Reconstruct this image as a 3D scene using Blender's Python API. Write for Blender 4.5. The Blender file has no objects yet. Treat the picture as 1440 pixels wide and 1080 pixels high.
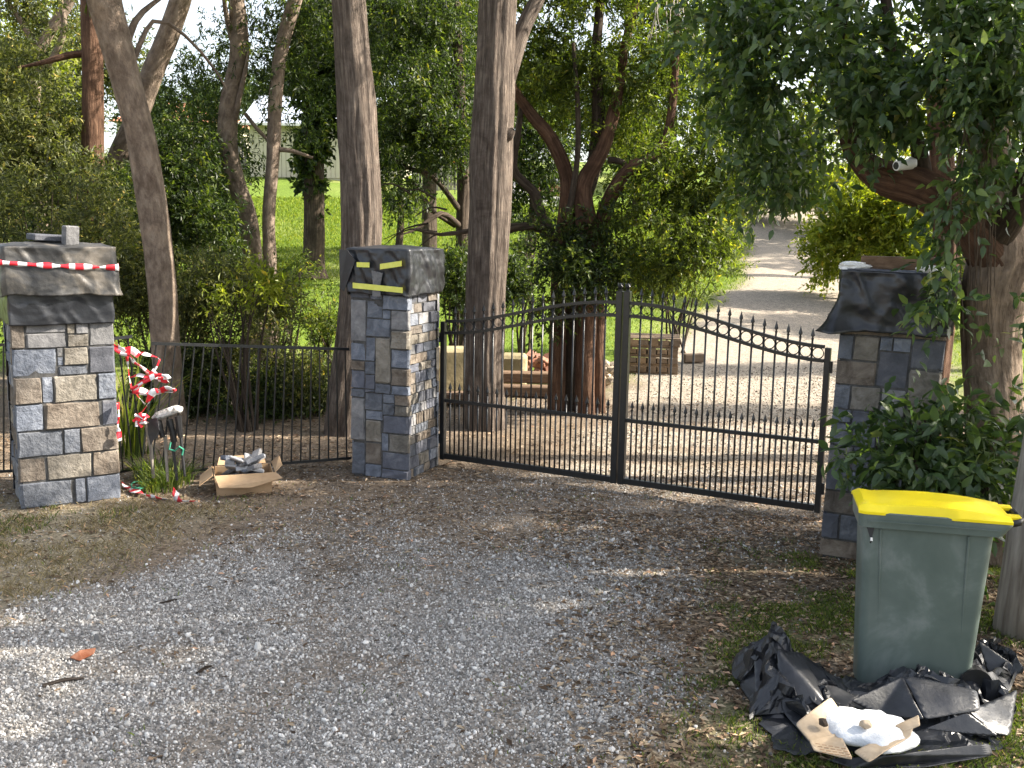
import bpy, bmesh, math, random
import numpy as np
from mathutils import Vector, Matrix, Euler

R = math.radians
sc = bpy.context.scene
COL = sc.collection
random.seed(7)
rng = np.random.default_rng(11)

# ------------------------------------------------------------------ camera, sky, sun, exposure
EYE = Vector((0.0, 0.0, 2.2))
PITCH, ROLL, FPX = R(8.93), R(1.0), 1400.0
cam_d = bpy.data.cameras.new('camera')
cam = bpy.data.objects.new('camera', cam_d)
COL.objects.link(cam)
CAM_ROT = (Matrix.Rotation(R(90) - PITCH, 3, 'X') @ Matrix.Rotation(ROLL, 3, 'Z'))
cam.matrix_world = Matrix.Translation(EYE) @ CAM_ROT.to_4x4()
cam_d.sensor_width = 36
cam_d.lens = 36 * FPX / 1440
cam_d.clip_start, cam_d.clip_end = 0.1, 1500
sc.camera = cam

SUN_EL, SUN_AZ = R(36), R(87)          # azimuth clockwise from +Y: sun on the right
world = bpy.data.worlds.new('World')
sc.world = world
world.use_nodes = True
wn = world.node_tree.nodes
wn.clear()
w_out = wn.new('ShaderNodeOutputWorld')
w_bg = wn.new('ShaderNodeBackground')
w_sky = wn.new('ShaderNodeTexSky')
w_sky.sky_type = 'NISHITA'
w_sky.sun_disc = False
w_sky.sun_elevation = SUN_EL
w_sky.sun_rotation = SUN_AZ
w_sky.dust_density = 3.0
w_sky.ozone_density = 0.6
w_hs = wn.new('ShaderNodeHueSaturation')
w_hs.inputs['Saturation'].default_value = 0.5
w_bg.inputs['Strength'].default_value = 0.125
world.node_tree.links.new(w_sky.outputs[0], w_hs.inputs['Color'])
world.node_tree.links.new(w_hs.outputs[0], w_bg.inputs[0])
world.node_tree.links.new(w_bg.outputs[0], w_out.inputs[0])
sun_d = bpy.data.lights.new('sun', 'SUN')
sun_d.energy = 5.0
sun_d.angle = R(0.55)
sun_d.color = (1.0, 0.91, 0.78)
sun = bpy.data.objects.new('sun', sun_d)
COL.objects.link(sun)
SUND = Vector((math.cos(SUN_EL) * math.sin(SUN_AZ), math.cos(SUN_EL) * math.cos(SUN_AZ), math.sin(SUN_EL)))
sun.rotation_euler = SUND.to_track_quat('Z', 'Y').to_euler()
sun.location = (20, 0, 20)
sc.view_settings.view_transform = 'Standard'
sc.view_settings.look = 'None'
sc.view_settings.gamma = 1
sc.view_settings.use_curve_mapping = False
sc.view_settings.exposure = 1.88
sc.render.engine = 'CYCLES'
sc.cycles.max_bounces = 7
sc.cycles.transparent_max_bounces = 6
sc.cycles.use_denoising = True

# ------------------------------------------------------------------ placing helpers
def U(px, py, d):
    """world point seen at photo position px,py at distance d along +Y"""
    v = CAM_ROT @ Vector(((px - 720) / FPX, -(py - 540) / FPX, -1.0))
    return EYE + v * (d / v.y)

KY = [-40, 12, 15, 18, 21, 27, 36, 50, 60, 90, 140, 400]
KZ = [0, 0, 0.02, 0.10, 0.27, 0.85, 2.0, 4.25, 5.4, 8.0, 11, 16]
def hz(x, y):
    y = np.asarray(y, float)
    s = 0
    for o in (-1.5, -0.75, 0, 0.75, 1.5):
        s = s + np.interp(y + o, KY, KZ)
    return s / 5

def G(px, py, z=0.0):
    """point of the near flat ground (plus z) at photo position"""
    v = CAM_ROT @ Vector(((px - 720) / FPX, -(py - 540) / FPX, -1.0))
    return EYE + v * ((z - EYE.z) / v.z)

# ------------------------------------------------------------------ numpy noise
_tab = np.random.default_rng(5).random(65536)
def _h(ix, iy, iz):
    n = (ix.astype(np.int64) * 73856093) ^ (iy.astype(np.int64) * 19349663) ^ (iz.astype(np.int64) * 83492791)
    return _tab[(n ^ (n >> 13)) & 65535]
def vnoise(x, y, z=0.0):
    x, y, z = np.broadcast_arrays(np.asarray(x, float), np.asarray(y, float), np.asarray(z, float))
    fx, fy, fz = np.floor(x), np.floor(y), np.floor(z)
    tx, ty, tz = x - fx, y - fy, z - fz
    tx, ty, tz = (t * t * (3 - 2 * t) for t in (tx, ty, tz))
    r = 0
    for dx in (0, 1):
        for dy in (0, 1):
            for dz in (0, 1):
                w = (tx if dx else 1 - tx) * (ty if dy else 1 - ty) * (tz if dz else 1 - tz)
                r = r + w * _h(fx + dx, fy + dy, fz + dz)
    return r
def fbm(x, y, z=0.0, o=3):
    r, a, s = 0, 0.5, 0
    for k in range(o):
        r = r + a * vnoise(np.asarray(x) * 2 ** k + 17 * k, np.asarray(y) * 2 ** k - 9 * k, np.asarray(z) * 2 ** k)
        s += a
        a *= 0.5
    return r / s
def sstep(a, b, x):
    t = np.clip((np.asarray(x) - a) / (b - a), 0, 1)
    return t * t * (3 - 2 * t)

# ------------------------------------------------------------------ object helpers
def tag(o, label=None, cat=None, group=None, kind=None):
    if label: o['label'] = label
    if cat: o['category'] = cat
    if group: o['group'] = group
    if kind: o['kind'] = kind
    return o
def link(name, me, parent=None, loc=None):
    o = bpy.data.objects.new(name, me)
    COL.objects.link(o)
    if parent is not None: o.parent = parent
    if loc is not None: o.location = loc
    return o
def empty(name, loc, label, cat, group=None, rz=0.0):
    o = bpy.data.objects.new(name, None)
    COL.objects.link(o)
    o.location = loc
    o.rotation_euler = (0, 0, rz)
    o.empty_display_size = 0.1
    return tag(o, label, cat, group)
def mesh_np(name, V, F, mat, smooth=False, rnd=None):
    """V (n,3), F (m,k) equal-size faces"""
    me = bpy.data.meshes.new(name)
    V = np.ascontiguousarray(V, np.float32)
    F = np.ascontiguousarray(F, np.int32)
    m, k = F.shape
    me.vertices.add(len(V)); me.vertices.foreach_set('co', V.ravel())
    me.loops.add(m * k); me.loops.foreach_set('vertex_index', F.ravel())
    me.polygons.add(m)
    me.polygons.foreach_set('loop_start', np.arange(0, m * k, k, dtype=np.int32))
    me.polygons.foreach_set('use_smooth', np.full(m, smooth))
    if rnd is not None:
        a = me.attributes.new('rnd', 'FLOAT', 'FACE')
        a.data.foreach_set('value', np.ascontiguousarray(rnd, np.float32))
    me.update(calc_edges=True)
    if mat: me.materials.append(mat)
    return me
class MB:
    """collects shapes, builds ONE mesh"""
    def __init__(s): s.v, s.f, s.m = [], [], []
    def add(s, vs, fs, mi=0):
        o = len(s.v); s.v += [tuple(v) for v in vs]
        s.f += [tuple(i + o for i in f) for f in fs]; s.m += [mi] * len(fs)
    def box(s, c, size, rot=None, mi=0, bev=0.0, taper=1.0):
        hx, hy, hz_ = (a / 2 for a in size)
        c = Vector(c)
        if bev <= 0:
            vs = [Vector((x * hx * (taper if z > 0 else 1), y * hy * (taper if z > 0 else 1), z * hz_)) for z in (-1, 1) for y in (-1, 1) for x in (-1, 1)]
            fs = [(0, 2, 3, 1), (4, 5, 7, 6), (0, 1, 5, 4), (2, 6, 7, 3), (0, 4, 6, 2), (1, 3, 7, 5)]
        else:
            bm = bmesh.new()
            bmesh.ops.create_cube(bm, size=1.0)
            for v in bm.verts: v.co = Vector((v.co.x * size[0], v.co.y * size[1], v.co.z * size[2]))
            bmesh.ops.bevel(bm, geom=bm.edges[:], offset=bev, segments=1, affect='EDGES')
            bm.verts.index_update()
            vs = [v.co.copy() for v in bm.verts]; fs = [tuple(v.index for v in f.verts) for f in bm.faces]
            bm.free()
        if rot is not None: vs = [rot @ v for v in vs]
        s.add([v + c for v in vs], fs, mi)
    def tube(s, pts, rad, n=8, mi=0, cap=True):
        pts = [Vector(p) for p in pts]
        if not hasattr(rad, '__len__'): rad = [rad] * len(pts)
        rings = []
        up = None
        for i, p in enumerate(pts):
            t = (pts[min(i + 1, len(pts) - 1)] - pts[max(i - 1, 0)])
            if t.length < 1e-9: t = Vector((0, 0, 1))
            t.normalize()
            if up is None: up = t.orthogonal().normalized()
            up = (up - t * up.dot(t))
            up = up.normalized() if up.length > 1e-6 else t.orthogonal().normalized()
            b = t.cross(up)
            rings.append([p + (up * math.cos(2 * math.pi * k / n) + b * math.sin(2 * math.pi * k / n)) * rad[i] for k in range(n)])
        vs = [v for r in rings for v in r]
        fs = []
        for i in range(len(pts) - 1):
            for k in range(n):
                a, b2 = i * n + k, i * n + (k + 1) % n
                fs.append((a, b2, b2 + n, a + n))
        if cap:
            fs.append(tuple(reversed(range(n)))); fs.append(tuple(range(len(vs) - n, len(vs))))
        s.add(vs, fs, mi)
    def build(s, name, mats, parent=None, loc=None, smooth=False):
        me = bpy.data.meshes.new(name)
        me.from_pydata([tuple(v) for v in s.v], [], s.f)
        if not isinstance(mats, (list, tuple)): mats = [mats]
        for m in mats: me.materials.append(m)
        if len(mats) > 1: me.polygons.foreach_set('material_index', s.m)
        if smooth: me.polygons.foreach_set('use_smooth', [True] * len(me.polygons))
        me.update()
        return link(name, me, parent, loc)

# ------------------------------------------------------------------ materials
def new_mat(name):
    m = bpy.data.materials.new(name)
    m.use_nodes = True
    nt = m.node_tree
    nt.nodes.clear()
    out = nt.nodes.new('ShaderNodeOutputMaterial')
    return m, nt, out
class N:
    def __init__(s, nt): s.nt = nt
    def new(s, t, **k):
        n = s.nt.nodes.new(t)
        for a, b in k.items(): setattr(n, a, b)
        return n
    def l(s, a, b): s.nt.links.new(a, b)
    def noise(s, vec, scale, detail=4, rough=0.55, dist=0.0):
        n = s.new('ShaderNodeTexNoise')
        n.inputs['Scale'].default_value = scale; n.inputs['Detail'].default_value = detail
        n.inputs['Roughness'].default_value = rough; n.inputs['Distortion'].default_value = dist
        if vec is not None: s.l(vec, n.inputs['Vector'])
        return n.outputs['Fac']
    def ramp(s, fac, stops):
        n = s.new('ShaderNodeValToRGB')
        e = n.color_ramp.elements
        while len(e) < len(stops): e.new(0.5)
        for k, (p, c) in enumerate(stops):
            e[k].position = p; e[k].color = (*c, 1) if len(c) == 3 else c
        s.l(fac, n.inputs[0])
        return n.outputs[0]
    def mix(s, fac, a, b, mode='MIX'):
        n = s.new('ShaderNodeMix', data_type='RGBA', blend_type=mode)
        if isinstance(fac, (int, float)): n.inputs[0].default_value = fac
        else: s.l(fac, n.inputs[0])
        for i, v in ((6, a), (7, b)):
            if isinstance(v, tuple): n.inputs[i].default_value = (*v, 1) if len(v) == 3 else v
            else: s.l(v, n.inputs[i])
        return n.outputs[2]
    def math(s, op, a, b=0.0, c=0.0):
        n = s.new('ShaderNodeMath', operation=op)
        for i, v in enumerate((a, b, c)):
            if isinstance(v, (int, float)): n.inputs[i].default_value = v
            else: s.l(v, n.inputs[i])
        return n.outputs[0]
    def bump(s, h, strength=0.5, dist=0.01):
        n = s.new('ShaderNodeBump')
        n.inputs['Strength'].default_value = strength; n.inputs['Distance'].default_value = dist
        s.l(h, n.inputs['Height'])
        return n.outputs[0]
    def mapping(s, vec, scale):
        n = s.new('ShaderNodeMapping')
        n.inputs['Scale'].default_value = scale
        s.l(vec, n.inputs[0])
        return n.outputs[0]
def principled(n, out, color, rough=0.7, spec=0.4, metal=0.0, normal=None):
    p = n.new('ShaderNodeBsdfPrincipled')
    if isinstance(color, tuple): p.inputs['Base Color'].default_value = (*color, 1)
    else: n.l(color, p.inputs['Base Color'])
    if isinstance(rough, (int, float)): p.inputs['Roughness'].default_value = rough
    else: n.l(rough, p.inputs['Roughness'])
    p.inputs['Specular IOR Level'].default_value = spec
    p.inputs['Metallic'].default_value = metal
    if normal is not None: n.l(normal, p.inputs['Normal'])
    n.l(p.outputs[0], out.inputs[0])
    return p

def mottled(name, stops, scale=8, rough=0.7, spec=0.3, bump=0.4, bdist=0.01, bscale=None, metal=0.0, objrnd=0.0, coord='Position', stretch=None, dist=0.0):
    m, nt, out = new_mat(name)
    n = N(nt)
    if coord == 'Position': v = n.new('ShaderNodeNewGeometry').outputs['Position']
    else: v = n.new('ShaderNodeTexCoord').outputs[coord]
    if stretch: v = n.mapping(v, stretch)
    f = n.noise(v, scale, 5, 0.6, dist)
    c = n.ramp(f, stops)
    if objrnd:
        oi = n.new('ShaderNodeObjectInfo').outputs['Random']
        hsv = n.new('ShaderNodeHueSaturation')
        n.l(n.math('MULTIPLY_ADD', oi, objrnd, 1 - objrnd / 2), hsv.inputs['Value'])
        n.l(n.math('MULTIPLY_ADD', oi, 0.3, 0.85), hsv.inputs['Saturation'])
        n.l(c, hsv.inputs['Color']); c = hsv.outputs[0]
    nb = n.bump(n.noise(v, bscale or scale * 4, 6, 0.65), bump, bdist)
    principled(n, out, c, rough, spec, metal, nb)
    return m

def leaf_mat(name, dark, mid, light, trans=0.35, rough=0.45, spec=0.35, tcol=(1.6, 1.7, 0.5)):
    m, nt, out = new_mat(name)
    n = N(nt)
    a = n.new('ShaderNodeAttribute', attribute_name='rnd').outputs['Fac']
    c = n.ramp(a, [(0.0, dark), (0.55, mid), (0.93, light), (1.0, (light[0] * 1.5, light[1] * 1.1, light[2]))])
    p = n.new('ShaderNodeBsdfPrincipled')
    n.l(c, p.inputs['Base Color'])
    p.inputs['Roughness'].default_value = rough
    p.inputs['Specular IOR Level'].default_value = spec
    t = n.new('ShaderNodeBsdfTranslucent')
    n.l(n.mix(1.0, c, tcol, 'MULTIPLY'), t.inputs[0])
    mx = n.new('ShaderNodeMixShader')
    mx.inputs[0].default_value = trans
    n.l(p.outputs[0], mx.inputs[1]); n.l(t.outputs[0], mx.inputs[2])
    n.l(mx.outputs[0], out.inputs[0])
    return m

def bark_mat(name, dark, mid, light, us=26, vs=2.2, bump=0.9, dist=0.02):
    m, nt, out = new_mat(name)
    n = N(nt)
    uv = n.new('ShaderNodeUVMap').outputs[0]
    v1 = n.mapping(uv, (us, vs, 1))
    ridge = n.noise(v1, 1.0, 6, 0.66, 0.15)
    gp = n.new('ShaderNodeNewGeometry').outputs['Position']
    big = n.noise(gp, 2.3, 4, 0.6)
    patch = n.ramp(n.noise(gp, 4.5, 5, 0.7, 0.8), [(0.3, (0.55, 0.5, 0.47)), (0.5, (1, 1, 1)), (0.72, (1.55, 1.5, 1.42))])
    c = n.ramp(ridge, [(0.32, dark), (0.5, mid), (0.68, light)])
    c = n.mix(n.math('MULTIPLY', big, 0.7), c, mid)
    c = n.mix(0.8, c, patch, 'MULTIPLY')
    fine = n.noise(n.mapping(uv, (us * 4, vs * 6, 1)), 1.0, 4, 0.6)
    h = n.math('MULTIPLY_ADD', fine, 0.25, ridge)
    principled(n, out, c, 0.9, 0.15, 0, n.bump(h, bump, dist))
    return m

M = {}
M['bark_grey'] = bark_mat('bark_grey', (0.025, 0.02, 0.017), (0.115, 0.092, 0.076), (0.25, 0.21, 0.175), us=40, vs=3.0, bump=1.0, dist=0.05)
M['bark_smooth'] = bark_mat('bark_smooth', (0.06, 0.045, 0.036), (0.165, 0.128, 0.10), (0.28, 0.23, 0.185), us=13, vs=5.0, bump=0.8, dist=0.04)
M['bark_dark'] = bark_mat('bark_dark', (0.018, 0.014, 0.011), (0.055, 0.042, 0.032), (0.12, 0.095, 0.072), bump=1.0, dist=0.04)
M['bark_red'] = bark_mat('bark_red', (0.022, 0.013, 0.009), (0.085, 0.048, 0.031), (0.19, 0.115, 0.075), bump=1.0, dist=0.04)
M['bark_brown'] = bark_mat('bark_brown', (0.06, 0.044, 0.032), (0.21, 0.16, 0.12), (0.34, 0.27, 0.21), us=24, vs=4, bump=1.0, dist=0.05)
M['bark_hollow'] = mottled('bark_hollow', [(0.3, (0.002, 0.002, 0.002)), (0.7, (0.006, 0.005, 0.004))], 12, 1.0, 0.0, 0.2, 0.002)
M['offcut'] = mottled('pale_offcut', [(0.3, (0.22, 0.225, 0.235)), (0.7, (0.40, 0.405, 0.42))], 14, 0.85, 0.2, 0.6, 0.006, objrnd=0.4)
M['bark_pale'] = bark_mat('bark_pale', (0.2, 0.18, 0.15), (0.34, 0.31, 0.26), (0.45, 0.42, 0.36))
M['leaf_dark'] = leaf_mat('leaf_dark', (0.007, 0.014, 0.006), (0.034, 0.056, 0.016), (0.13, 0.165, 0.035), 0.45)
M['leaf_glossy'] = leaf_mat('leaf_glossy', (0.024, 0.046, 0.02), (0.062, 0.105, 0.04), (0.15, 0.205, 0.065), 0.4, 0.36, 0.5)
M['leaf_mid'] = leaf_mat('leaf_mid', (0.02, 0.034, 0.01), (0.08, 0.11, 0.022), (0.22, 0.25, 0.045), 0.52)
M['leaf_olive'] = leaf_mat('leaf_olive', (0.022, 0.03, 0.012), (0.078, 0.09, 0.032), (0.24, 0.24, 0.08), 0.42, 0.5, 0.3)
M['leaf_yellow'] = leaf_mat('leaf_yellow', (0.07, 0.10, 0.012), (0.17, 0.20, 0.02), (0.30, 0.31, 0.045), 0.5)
M['leaf_far'] = leaf_mat('leaf_far', (0.02, 0.035, 0.018), (0.05, 0.075, 0.035), (0.10, 0.13, 0.06), 0.3, 0.7, 0.1)
M['grass'] = leaf_mat('grass', (0.04, 0.06, 0.015), (0.085, 0.125, 0.03), (0.18, 0.21, 0.065), 0.4, 0.6, 0.2)
M['lawn_blade'] = leaf_mat('lawn_blade', (0.06, 0.10, 0.012), (0.12, 0.18, 0.02), (0.22, 0.27, 0.035), 0.4, 0.6, 0.2, (1.5, 1.5, 0.5))
M['grass_dry'] = leaf_mat('grass_dry', (0.12, 0.10, 0.05), (0.24, 0.2, 0.11), (0.38, 0.32, 0.19), 0.3, 0.8, 0.1, (1.1, 1.0, 0.8))
M['litter'] = leaf_mat('litter', (0.05, 0.032, 0.02), (0.17, 0.115, 0.07), (0.40, 0.32, 0.22), 0.12, 0.7, 0.2, (1, 0.9, 0.7))
M['metal'] = mottled('black_powdercoat', [(0.3, (0.008, 0.009, 0.010)), (0.7, (0.018, 0.019, 0.020))], 20, 0.32, 0.5, 0.15, 0.001)
M['st_blue'] = mottled('stone_blue', [(0.25, (0.07, 0.078, 0.095)), (0.5, (0.125, 0.138, 0.165)), (0.78, (0.23, 0.243, 0.27))], 9, 0.8, 0.3, 1.0, 0.02, 24, objrnd=0.5, dist=0.8)
M['st_slate'] = mottled('stone_slate', [(0.25, (0.055, 0.06, 0.075)), (0.55, (0.10, 0.105, 0.125)), (0.8, (0.19, 0.19, 0.20))], 8, 0.8, 0.3, 0.8, 0.012, 28, objrnd=0.5, dist=0.8)
M['st_tan'] = mottled('stone_tan', [(0.25, (0.10, 0.09, 0.075)), (0.5, (0.185, 0.167, 0.14)), (0.8, (0.275, 0.255, 0.225))], 9, 0.85, 0.2, 1.0, 0.02, 24, objrnd=0.45, dist=0.8)
M['st_brown'] = mottled('stone_brown', [(0.25, (0.07, 0.056, 0.045)), (0.5, (0.145, 0.122, 0.10)), (0.8, (0.24, 0.21, 0.175))], 8, 0.85, 0.2, 1.0, 0.02, 24, objrnd=0.45, dist=0.8)
M['st_grey'] = mottled('stone_grey', [(0.25, (0.10, 0.10, 0.105)), (0.5, (0.18, 0.178, 0.18)), (0.8, (0.29, 0.285, 0.28))], 9, 0.85, 0.25, 0.8, 0.012, 30, objrnd=0.45, dist=0.8)
M['mortar'] = mottled('mortar', [(0.3, (0.045, 0.045, 0.045)), (0.7, (0.10, 0.098, 0.095))], 30, 0.95, 0.1, 0.6, 0.006)
M['poly'] = mottled('black_polythene', [(0.35, (0.008, 0.009, 0.012)), (0.6, (0.022, 0.024, 0.029)), (0.8, (0.06, 0.059, 0.058))], 3.2, 0.36, 0.5, 0.35, 0.02, 5, dist=1.2)
M['poly_dusty'] = mottled('dusty_polythene', [(0.36, (0.018, 0.019, 0.021)), (0.5, (0.06, 0.058, 0.055)), (0.66, (0.16, 0.14, 0.115))], 3.4, 0.48, 0.4, 0.45, 0.02, 6, dist=1.4)
M['bin_green'] = mottled('bin_green', [(0.3, (0.07, 0.094, 0.084)), (0.52, (0.096, 0.124, 0.112)), (0.72, (0.19, 0.215, 0.205))], 2.2, 0.42, 0.4, 0.08, 0.002, 60, dist=0.8)
M['bin_yellow'] = mottled('bin_yellow', [(0.3, (0.78, 0.60, 0.006)), (0.7, (0.86, 0.69, 0.012))], 5, 0.38, 0.4, 0.05, 0.002)
M['cardboard'] = mottled('cardboard', [(0.3, (0.30, 0.20, 0.115)), (0.7, (0.44, 0.31, 0.19))], 6, 0.85, 0.15, 0.2, 0.003)
M['paper'] = mottled('kraft_paper', [(0.3, (0.30, 0.23, 0.155)), (0.7, (0.46, 0.37, 0.27))], 9, 0.85, 0.15, 0.4, 0.006)
M['powder'] = mottled('pale_render_powder', [(0.3, (0.48, 0.50, 0.53)), (0.7, (0.64, 0.66, 0.68))], 14, 0.9, 0.1, 0.7, 0.01)
M['timber'] = mottled('weathered_timber', [(0.3, (0.13, 0.11, 0.09)), (0.55, (0.26, 0.235, 0.20)), (0.8, (0.40, 0.37, 0.32))], 3, 0.85, 0.2, 0.5, 0.006, 20, stretch=(8, 8, 0.8))
M['timber_brown'] = mottled('brown_timber', [(0.3, (0.10, 0.06, 0.035)), (0.7, (0.22, 0.14, 0.085))], 6, 0.85, 0.2, 0.4, 0.005, 20, stretch=(1, 6, 6), objrnd=0.4)
M['pallet'] = mottled('pallet_timber', [(0.3, (0.11, 0.078, 0.052)), (0.7, (0.24, 0.175, 0.12))], 6, 0.85, 0.2, 0.4, 0.005, 20, objrnd=0.5)
M['sandstone'] = mottled('sandstone', [(0.3, (0.15, 0.13, 0.075)), (0.6, (0.30, 0.25, 0.15)), (0.8, (0.42, 0.36, 0.23))], 3, 0.9, 0.1, 0.6, 0.02)
M['brick_red'] = mottled('brick_red', [(0.3, (0.17, 0.065, 0.04)), (0.7, (0.34, 0.19, 0.13))], 12, 0.9, 0.1, 0.5, 0.01, objrnd=0.6)
M['rock'] = mottled('pale_rock', [(0.3, (0.2, 0.16, 0.12)), (0.7, (0.42, 0.35, 0.27))], 12, 0.9, 0.1, 0.6, 0.01, objrnd=0.5)
M['tape_red'] = mottled('tape_red', [(0.3, (0.62, 0.015, 0.03)), (0.7, (0.72, 0.03, 0.045))], 12, 0.35, 0.5, 0.2, 0.004)
M['tape_white'] = mottled('tape_white', [(0.3, (0.68, 0.68, 0.69)), (0.7, (0.8, 0.8, 0.8))], 12, 0.35, 0.5, 0.2, 0.004)
M['tape_yellow'] = mottled('masking_tape', [(0.3, (0.62, 0.62, 0.10)), (0.7, (0.72, 0.71, 0.16))], 20, 0.6, 0.3, 0.2, 0.002)
M['white_plastic'] = mottled('white_plastic', [(0.3, (0.68, 0.67, 0.64)), (0.7, (0.78, 0.77, 0.74))], 12, 0.35, 0.4, 0.1, 0.002)
M['black'] = mottled('black_plastic', [(0.3, (0.008, 0.008, 0.009)), (0.7, (0.02, 0.02, 0.021))], 12, 0.4, 0.4, 0.2, 0.002)
M['cladding'] = mottled('cream_steel', [(0.3, (0.42, 0.39, 0.30)), (0.7, (0.52, 0.48, 0.38))], 1.5, 0.6, 0.2, 0.1, 0.01)
M['roof_steel'] = mottled('grey_roof', [(0.3, (0.32, 0.36, 0.42)), (0.7, (0.42, 0.46, 0.52))], 1.5, 0.45, 0.4, 0.1, 0.01)
M['roof_tile'] = mottled('terracotta', [(0.3, (0.30, 0.13, 0.07)), (0.7, (0.42, 0.2, 0.12))], 3, 0.85, 0.2, 0.4, 0.02)
M['concrete'] = mottled('concrete', [(0.3, (0.17, 0.168, 0.165)), (0.7, (0.25, 0.245, 0.24))], 2, 0.9, 0.1, 0.3, 0.01)
M['glass_dark'] = mottled('window_glass', [(0.3, (0.02, 0.025, 0.03)), (0.7, (0.03, 0.035, 0.04))], 1, 0.08, 0.6, 0.0, 0.001)
M['green_rope'] = mottled('green_rope', [(0.3, (0.02, 0.16, 0.10)), (0.7, (0.05, 0.28, 0.18))], 30, 0.6, 0.3, 0.2, 0.002)
M['splatter'] = mottled('splattered_bar', [(0.38, (0.10, 0.095, 0.09)), (0.5, (0.5, 0.49, 0.46)), (0.7, (0.72, 0.71, 0.68))], 26, 0.8, 0.2, 0.5, 0.006)

# ------------------------------------------------------------------ ground
def poly_dist_mask(x, y, path, soft):
    """signed closeness to a polyline with widths: >0 inside"""
    best = np.full(np.shape(x), -1e9)
    for (x0, y0, w0), (x1, y1, w1) in zip(path[:-1], path[1:]):
        dx, dy = x1 - x0, y1 - y0
        t = np.clip(((x - x0) * dx + (y - y0) * dy) / (dx * dx + dy * dy), 0, 1)
        d = np.hypot(x - x0 - t * dx, y - y0 - t * dy)
        best = np.maximum(best, (w0 + (w1 - w0) * t) - d)
    return best
FRONT = [(-2.6, 1.5, 1.9), (-1.4, 4.2, 1.75), (-0.6, 5.9, 1.7), (0.35, 7.3, 1.35), (1.05, 8.2, 1.5)]
BACK = [(1.7, 8.0, 1.2), (2.6, 10.5, 1.6), (3.7, 14, 2.0), (5.6, 19, 2.4), (7.8, 25, 2.1), (9.4, 32, 1.9), (11.5, 42, 2), (15, 48, 2)]
def masks(x, y):
    nz = fbm(x * 1.3, y * 1.3, 3.1, 4) - 0.5
    nf = fbm(x * 6, y * 6, 7.7, 3) - 0.5
    gf = poly_dist_mask(x, y, FRONT, 0.3) + nz * 1.1 + nf * 0.35
    gb = poly_dist_mask(x, y, BACK, 0.3) + nz * 0.9 + nf * 0.3
    gf = np.where(y > 9.5, -1, gf)
    gravel_f = sstep(-0.35, 0.45, gf)
    thin = sstep(5.5, 7.3, y + nz * 2.2 + 0.25 * np.maximum(0, 0.2 - x) * 0 + nf)
    gravel_f = gravel_f * (1 - 0.8 * thin) * (1 - 0.45 * sstep(.5, .68, fbm(x * 1.7, y * 1.7, 44, 4)))
    gravel_f = np.maximum(gravel_f, 0.95 * np.exp(-((x - 1.0) / .75) ** 2 - ((y - 6.75) / .35) ** 2) * (0.6 + nz * 2))
    gravel_b = sstep(-0.3, 0.3, gb) * sstep(8.2, 9.4, y + nz)
    rut = np.maximum(np.exp(-(poly_dist_mask(x, y, [(-2.3, 1.5, 0), (-1.1, 4.5, 0), (0.0, 7, 0)], 1) / .22) ** 2), np.exp(-(poly_dist_mask(x, y, [(-0.7, 1.5, 0), (0.1, 4.5, 0), (1.1, 7, 0)], 1) / .22) ** 2))
    gravel_f = gravel_f * (1 - 0.4 * rut * fbm(x * 3, y * 2, 66, 2) * 1.6)
    # lawn
    lawn = sstep(12.4, 15.8, y + nz * 4) * (1 - sstep(-0.5, 0.2, gb))
    # verges
    right = sstep(0.0, 0.7, (x - (0.55 + 0.18 * (y - 4)) + nz * 1.1)) * (1 - sstep(6.2, 7.2, y)) * (1 - gravel_f)
    right = right * sstep(0.34, 0.54, fbm(x * 3.1, y * 3.1, 21, 3) + 0.06 * (5.8 - y))
    left = sstep(0.2, 1.0, (-1.6 - x + (y - 7) * 0.25 + nz)) * (1 - sstep(7.2, 8.0, y)) * (1 - gravel_f)
    return gravel_f, gravel_b, lawn, right, left, nz, nf

def axis(lo, hi, d0, d1, step, g=1.13):
    mid = list(np.arange(d0, d1 + 1e-6, step))
    a, s, out = d0, step, []
    while a > lo:
        s *= g; a -= s; out.append(a)
    b, s, out2 = mid[-1], step, []
    while b < hi:
        s *= g; b += s; out2.append(b)
    return np.array(out[::-1] + mid + out2)
gx = axis(-420, 420, -4.4, 4.0, 0.045, 1.07)
gy = axis(-60, 420, 2.8, 11.5, 0.045, 1.055)
X, Y = np.meshgrid(gx, gy)
gf, gb, lawn, vr, vl, nz, nf = masks(X, Y)
Z = hz(X, Y) + 0.0
near = np.exp(-np.maximum(Y - 12, 0) / 20)
Z = Z + (fbm(X * 0.7, Y * 0.7, 1.0, 3) - 0.5) * 0.05 * near + (fbm(X * 5, Y * 5, 2.0, 3) - 0.5) * 0.018 * (Y < 14)
# wheel ruts and settled hollow
Z = Z - 0.018 * np.exp(-((poly_dist_mask(X, Y, [(-2.1, 1.5, 0), (-0.9, 4.5, 0), (0.1, 7, 0)], 1)) / 0.25) ** 2) * (Y < 8)
Z = Z + (Y > 16) * (fbm(X * 0.35, Y * 0.35, 9, 2) - 0.5) * 0.35 * sstep(16, 24, Y)
H_GRID = Z
def gz(x, y):
    """height of the built ground sheet"""
    x = np.asarray(x, float); y = np.asarray(y, float)
    i = np.clip(np.searchsorted(gx, x) - 1, 0, len(gx) - 2); j = np.clip(np.searchsorted(gy, y) - 1, 0, len(gy) - 2)
    tx = (x - gx[i]) / (gx[i + 1] - gx[i]); ty = (y - gy[j]) / (gy[j + 1] - gy[j])
    return (H_GRID[j, i] * (1 - tx) * (1 - ty) + H_GRID[j, i + 1] * tx * (1 - ty) + H_GRID[j + 1, i] * (1 - tx) * ty + H_GRID[j + 1, i + 1] * tx * ty)

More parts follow.
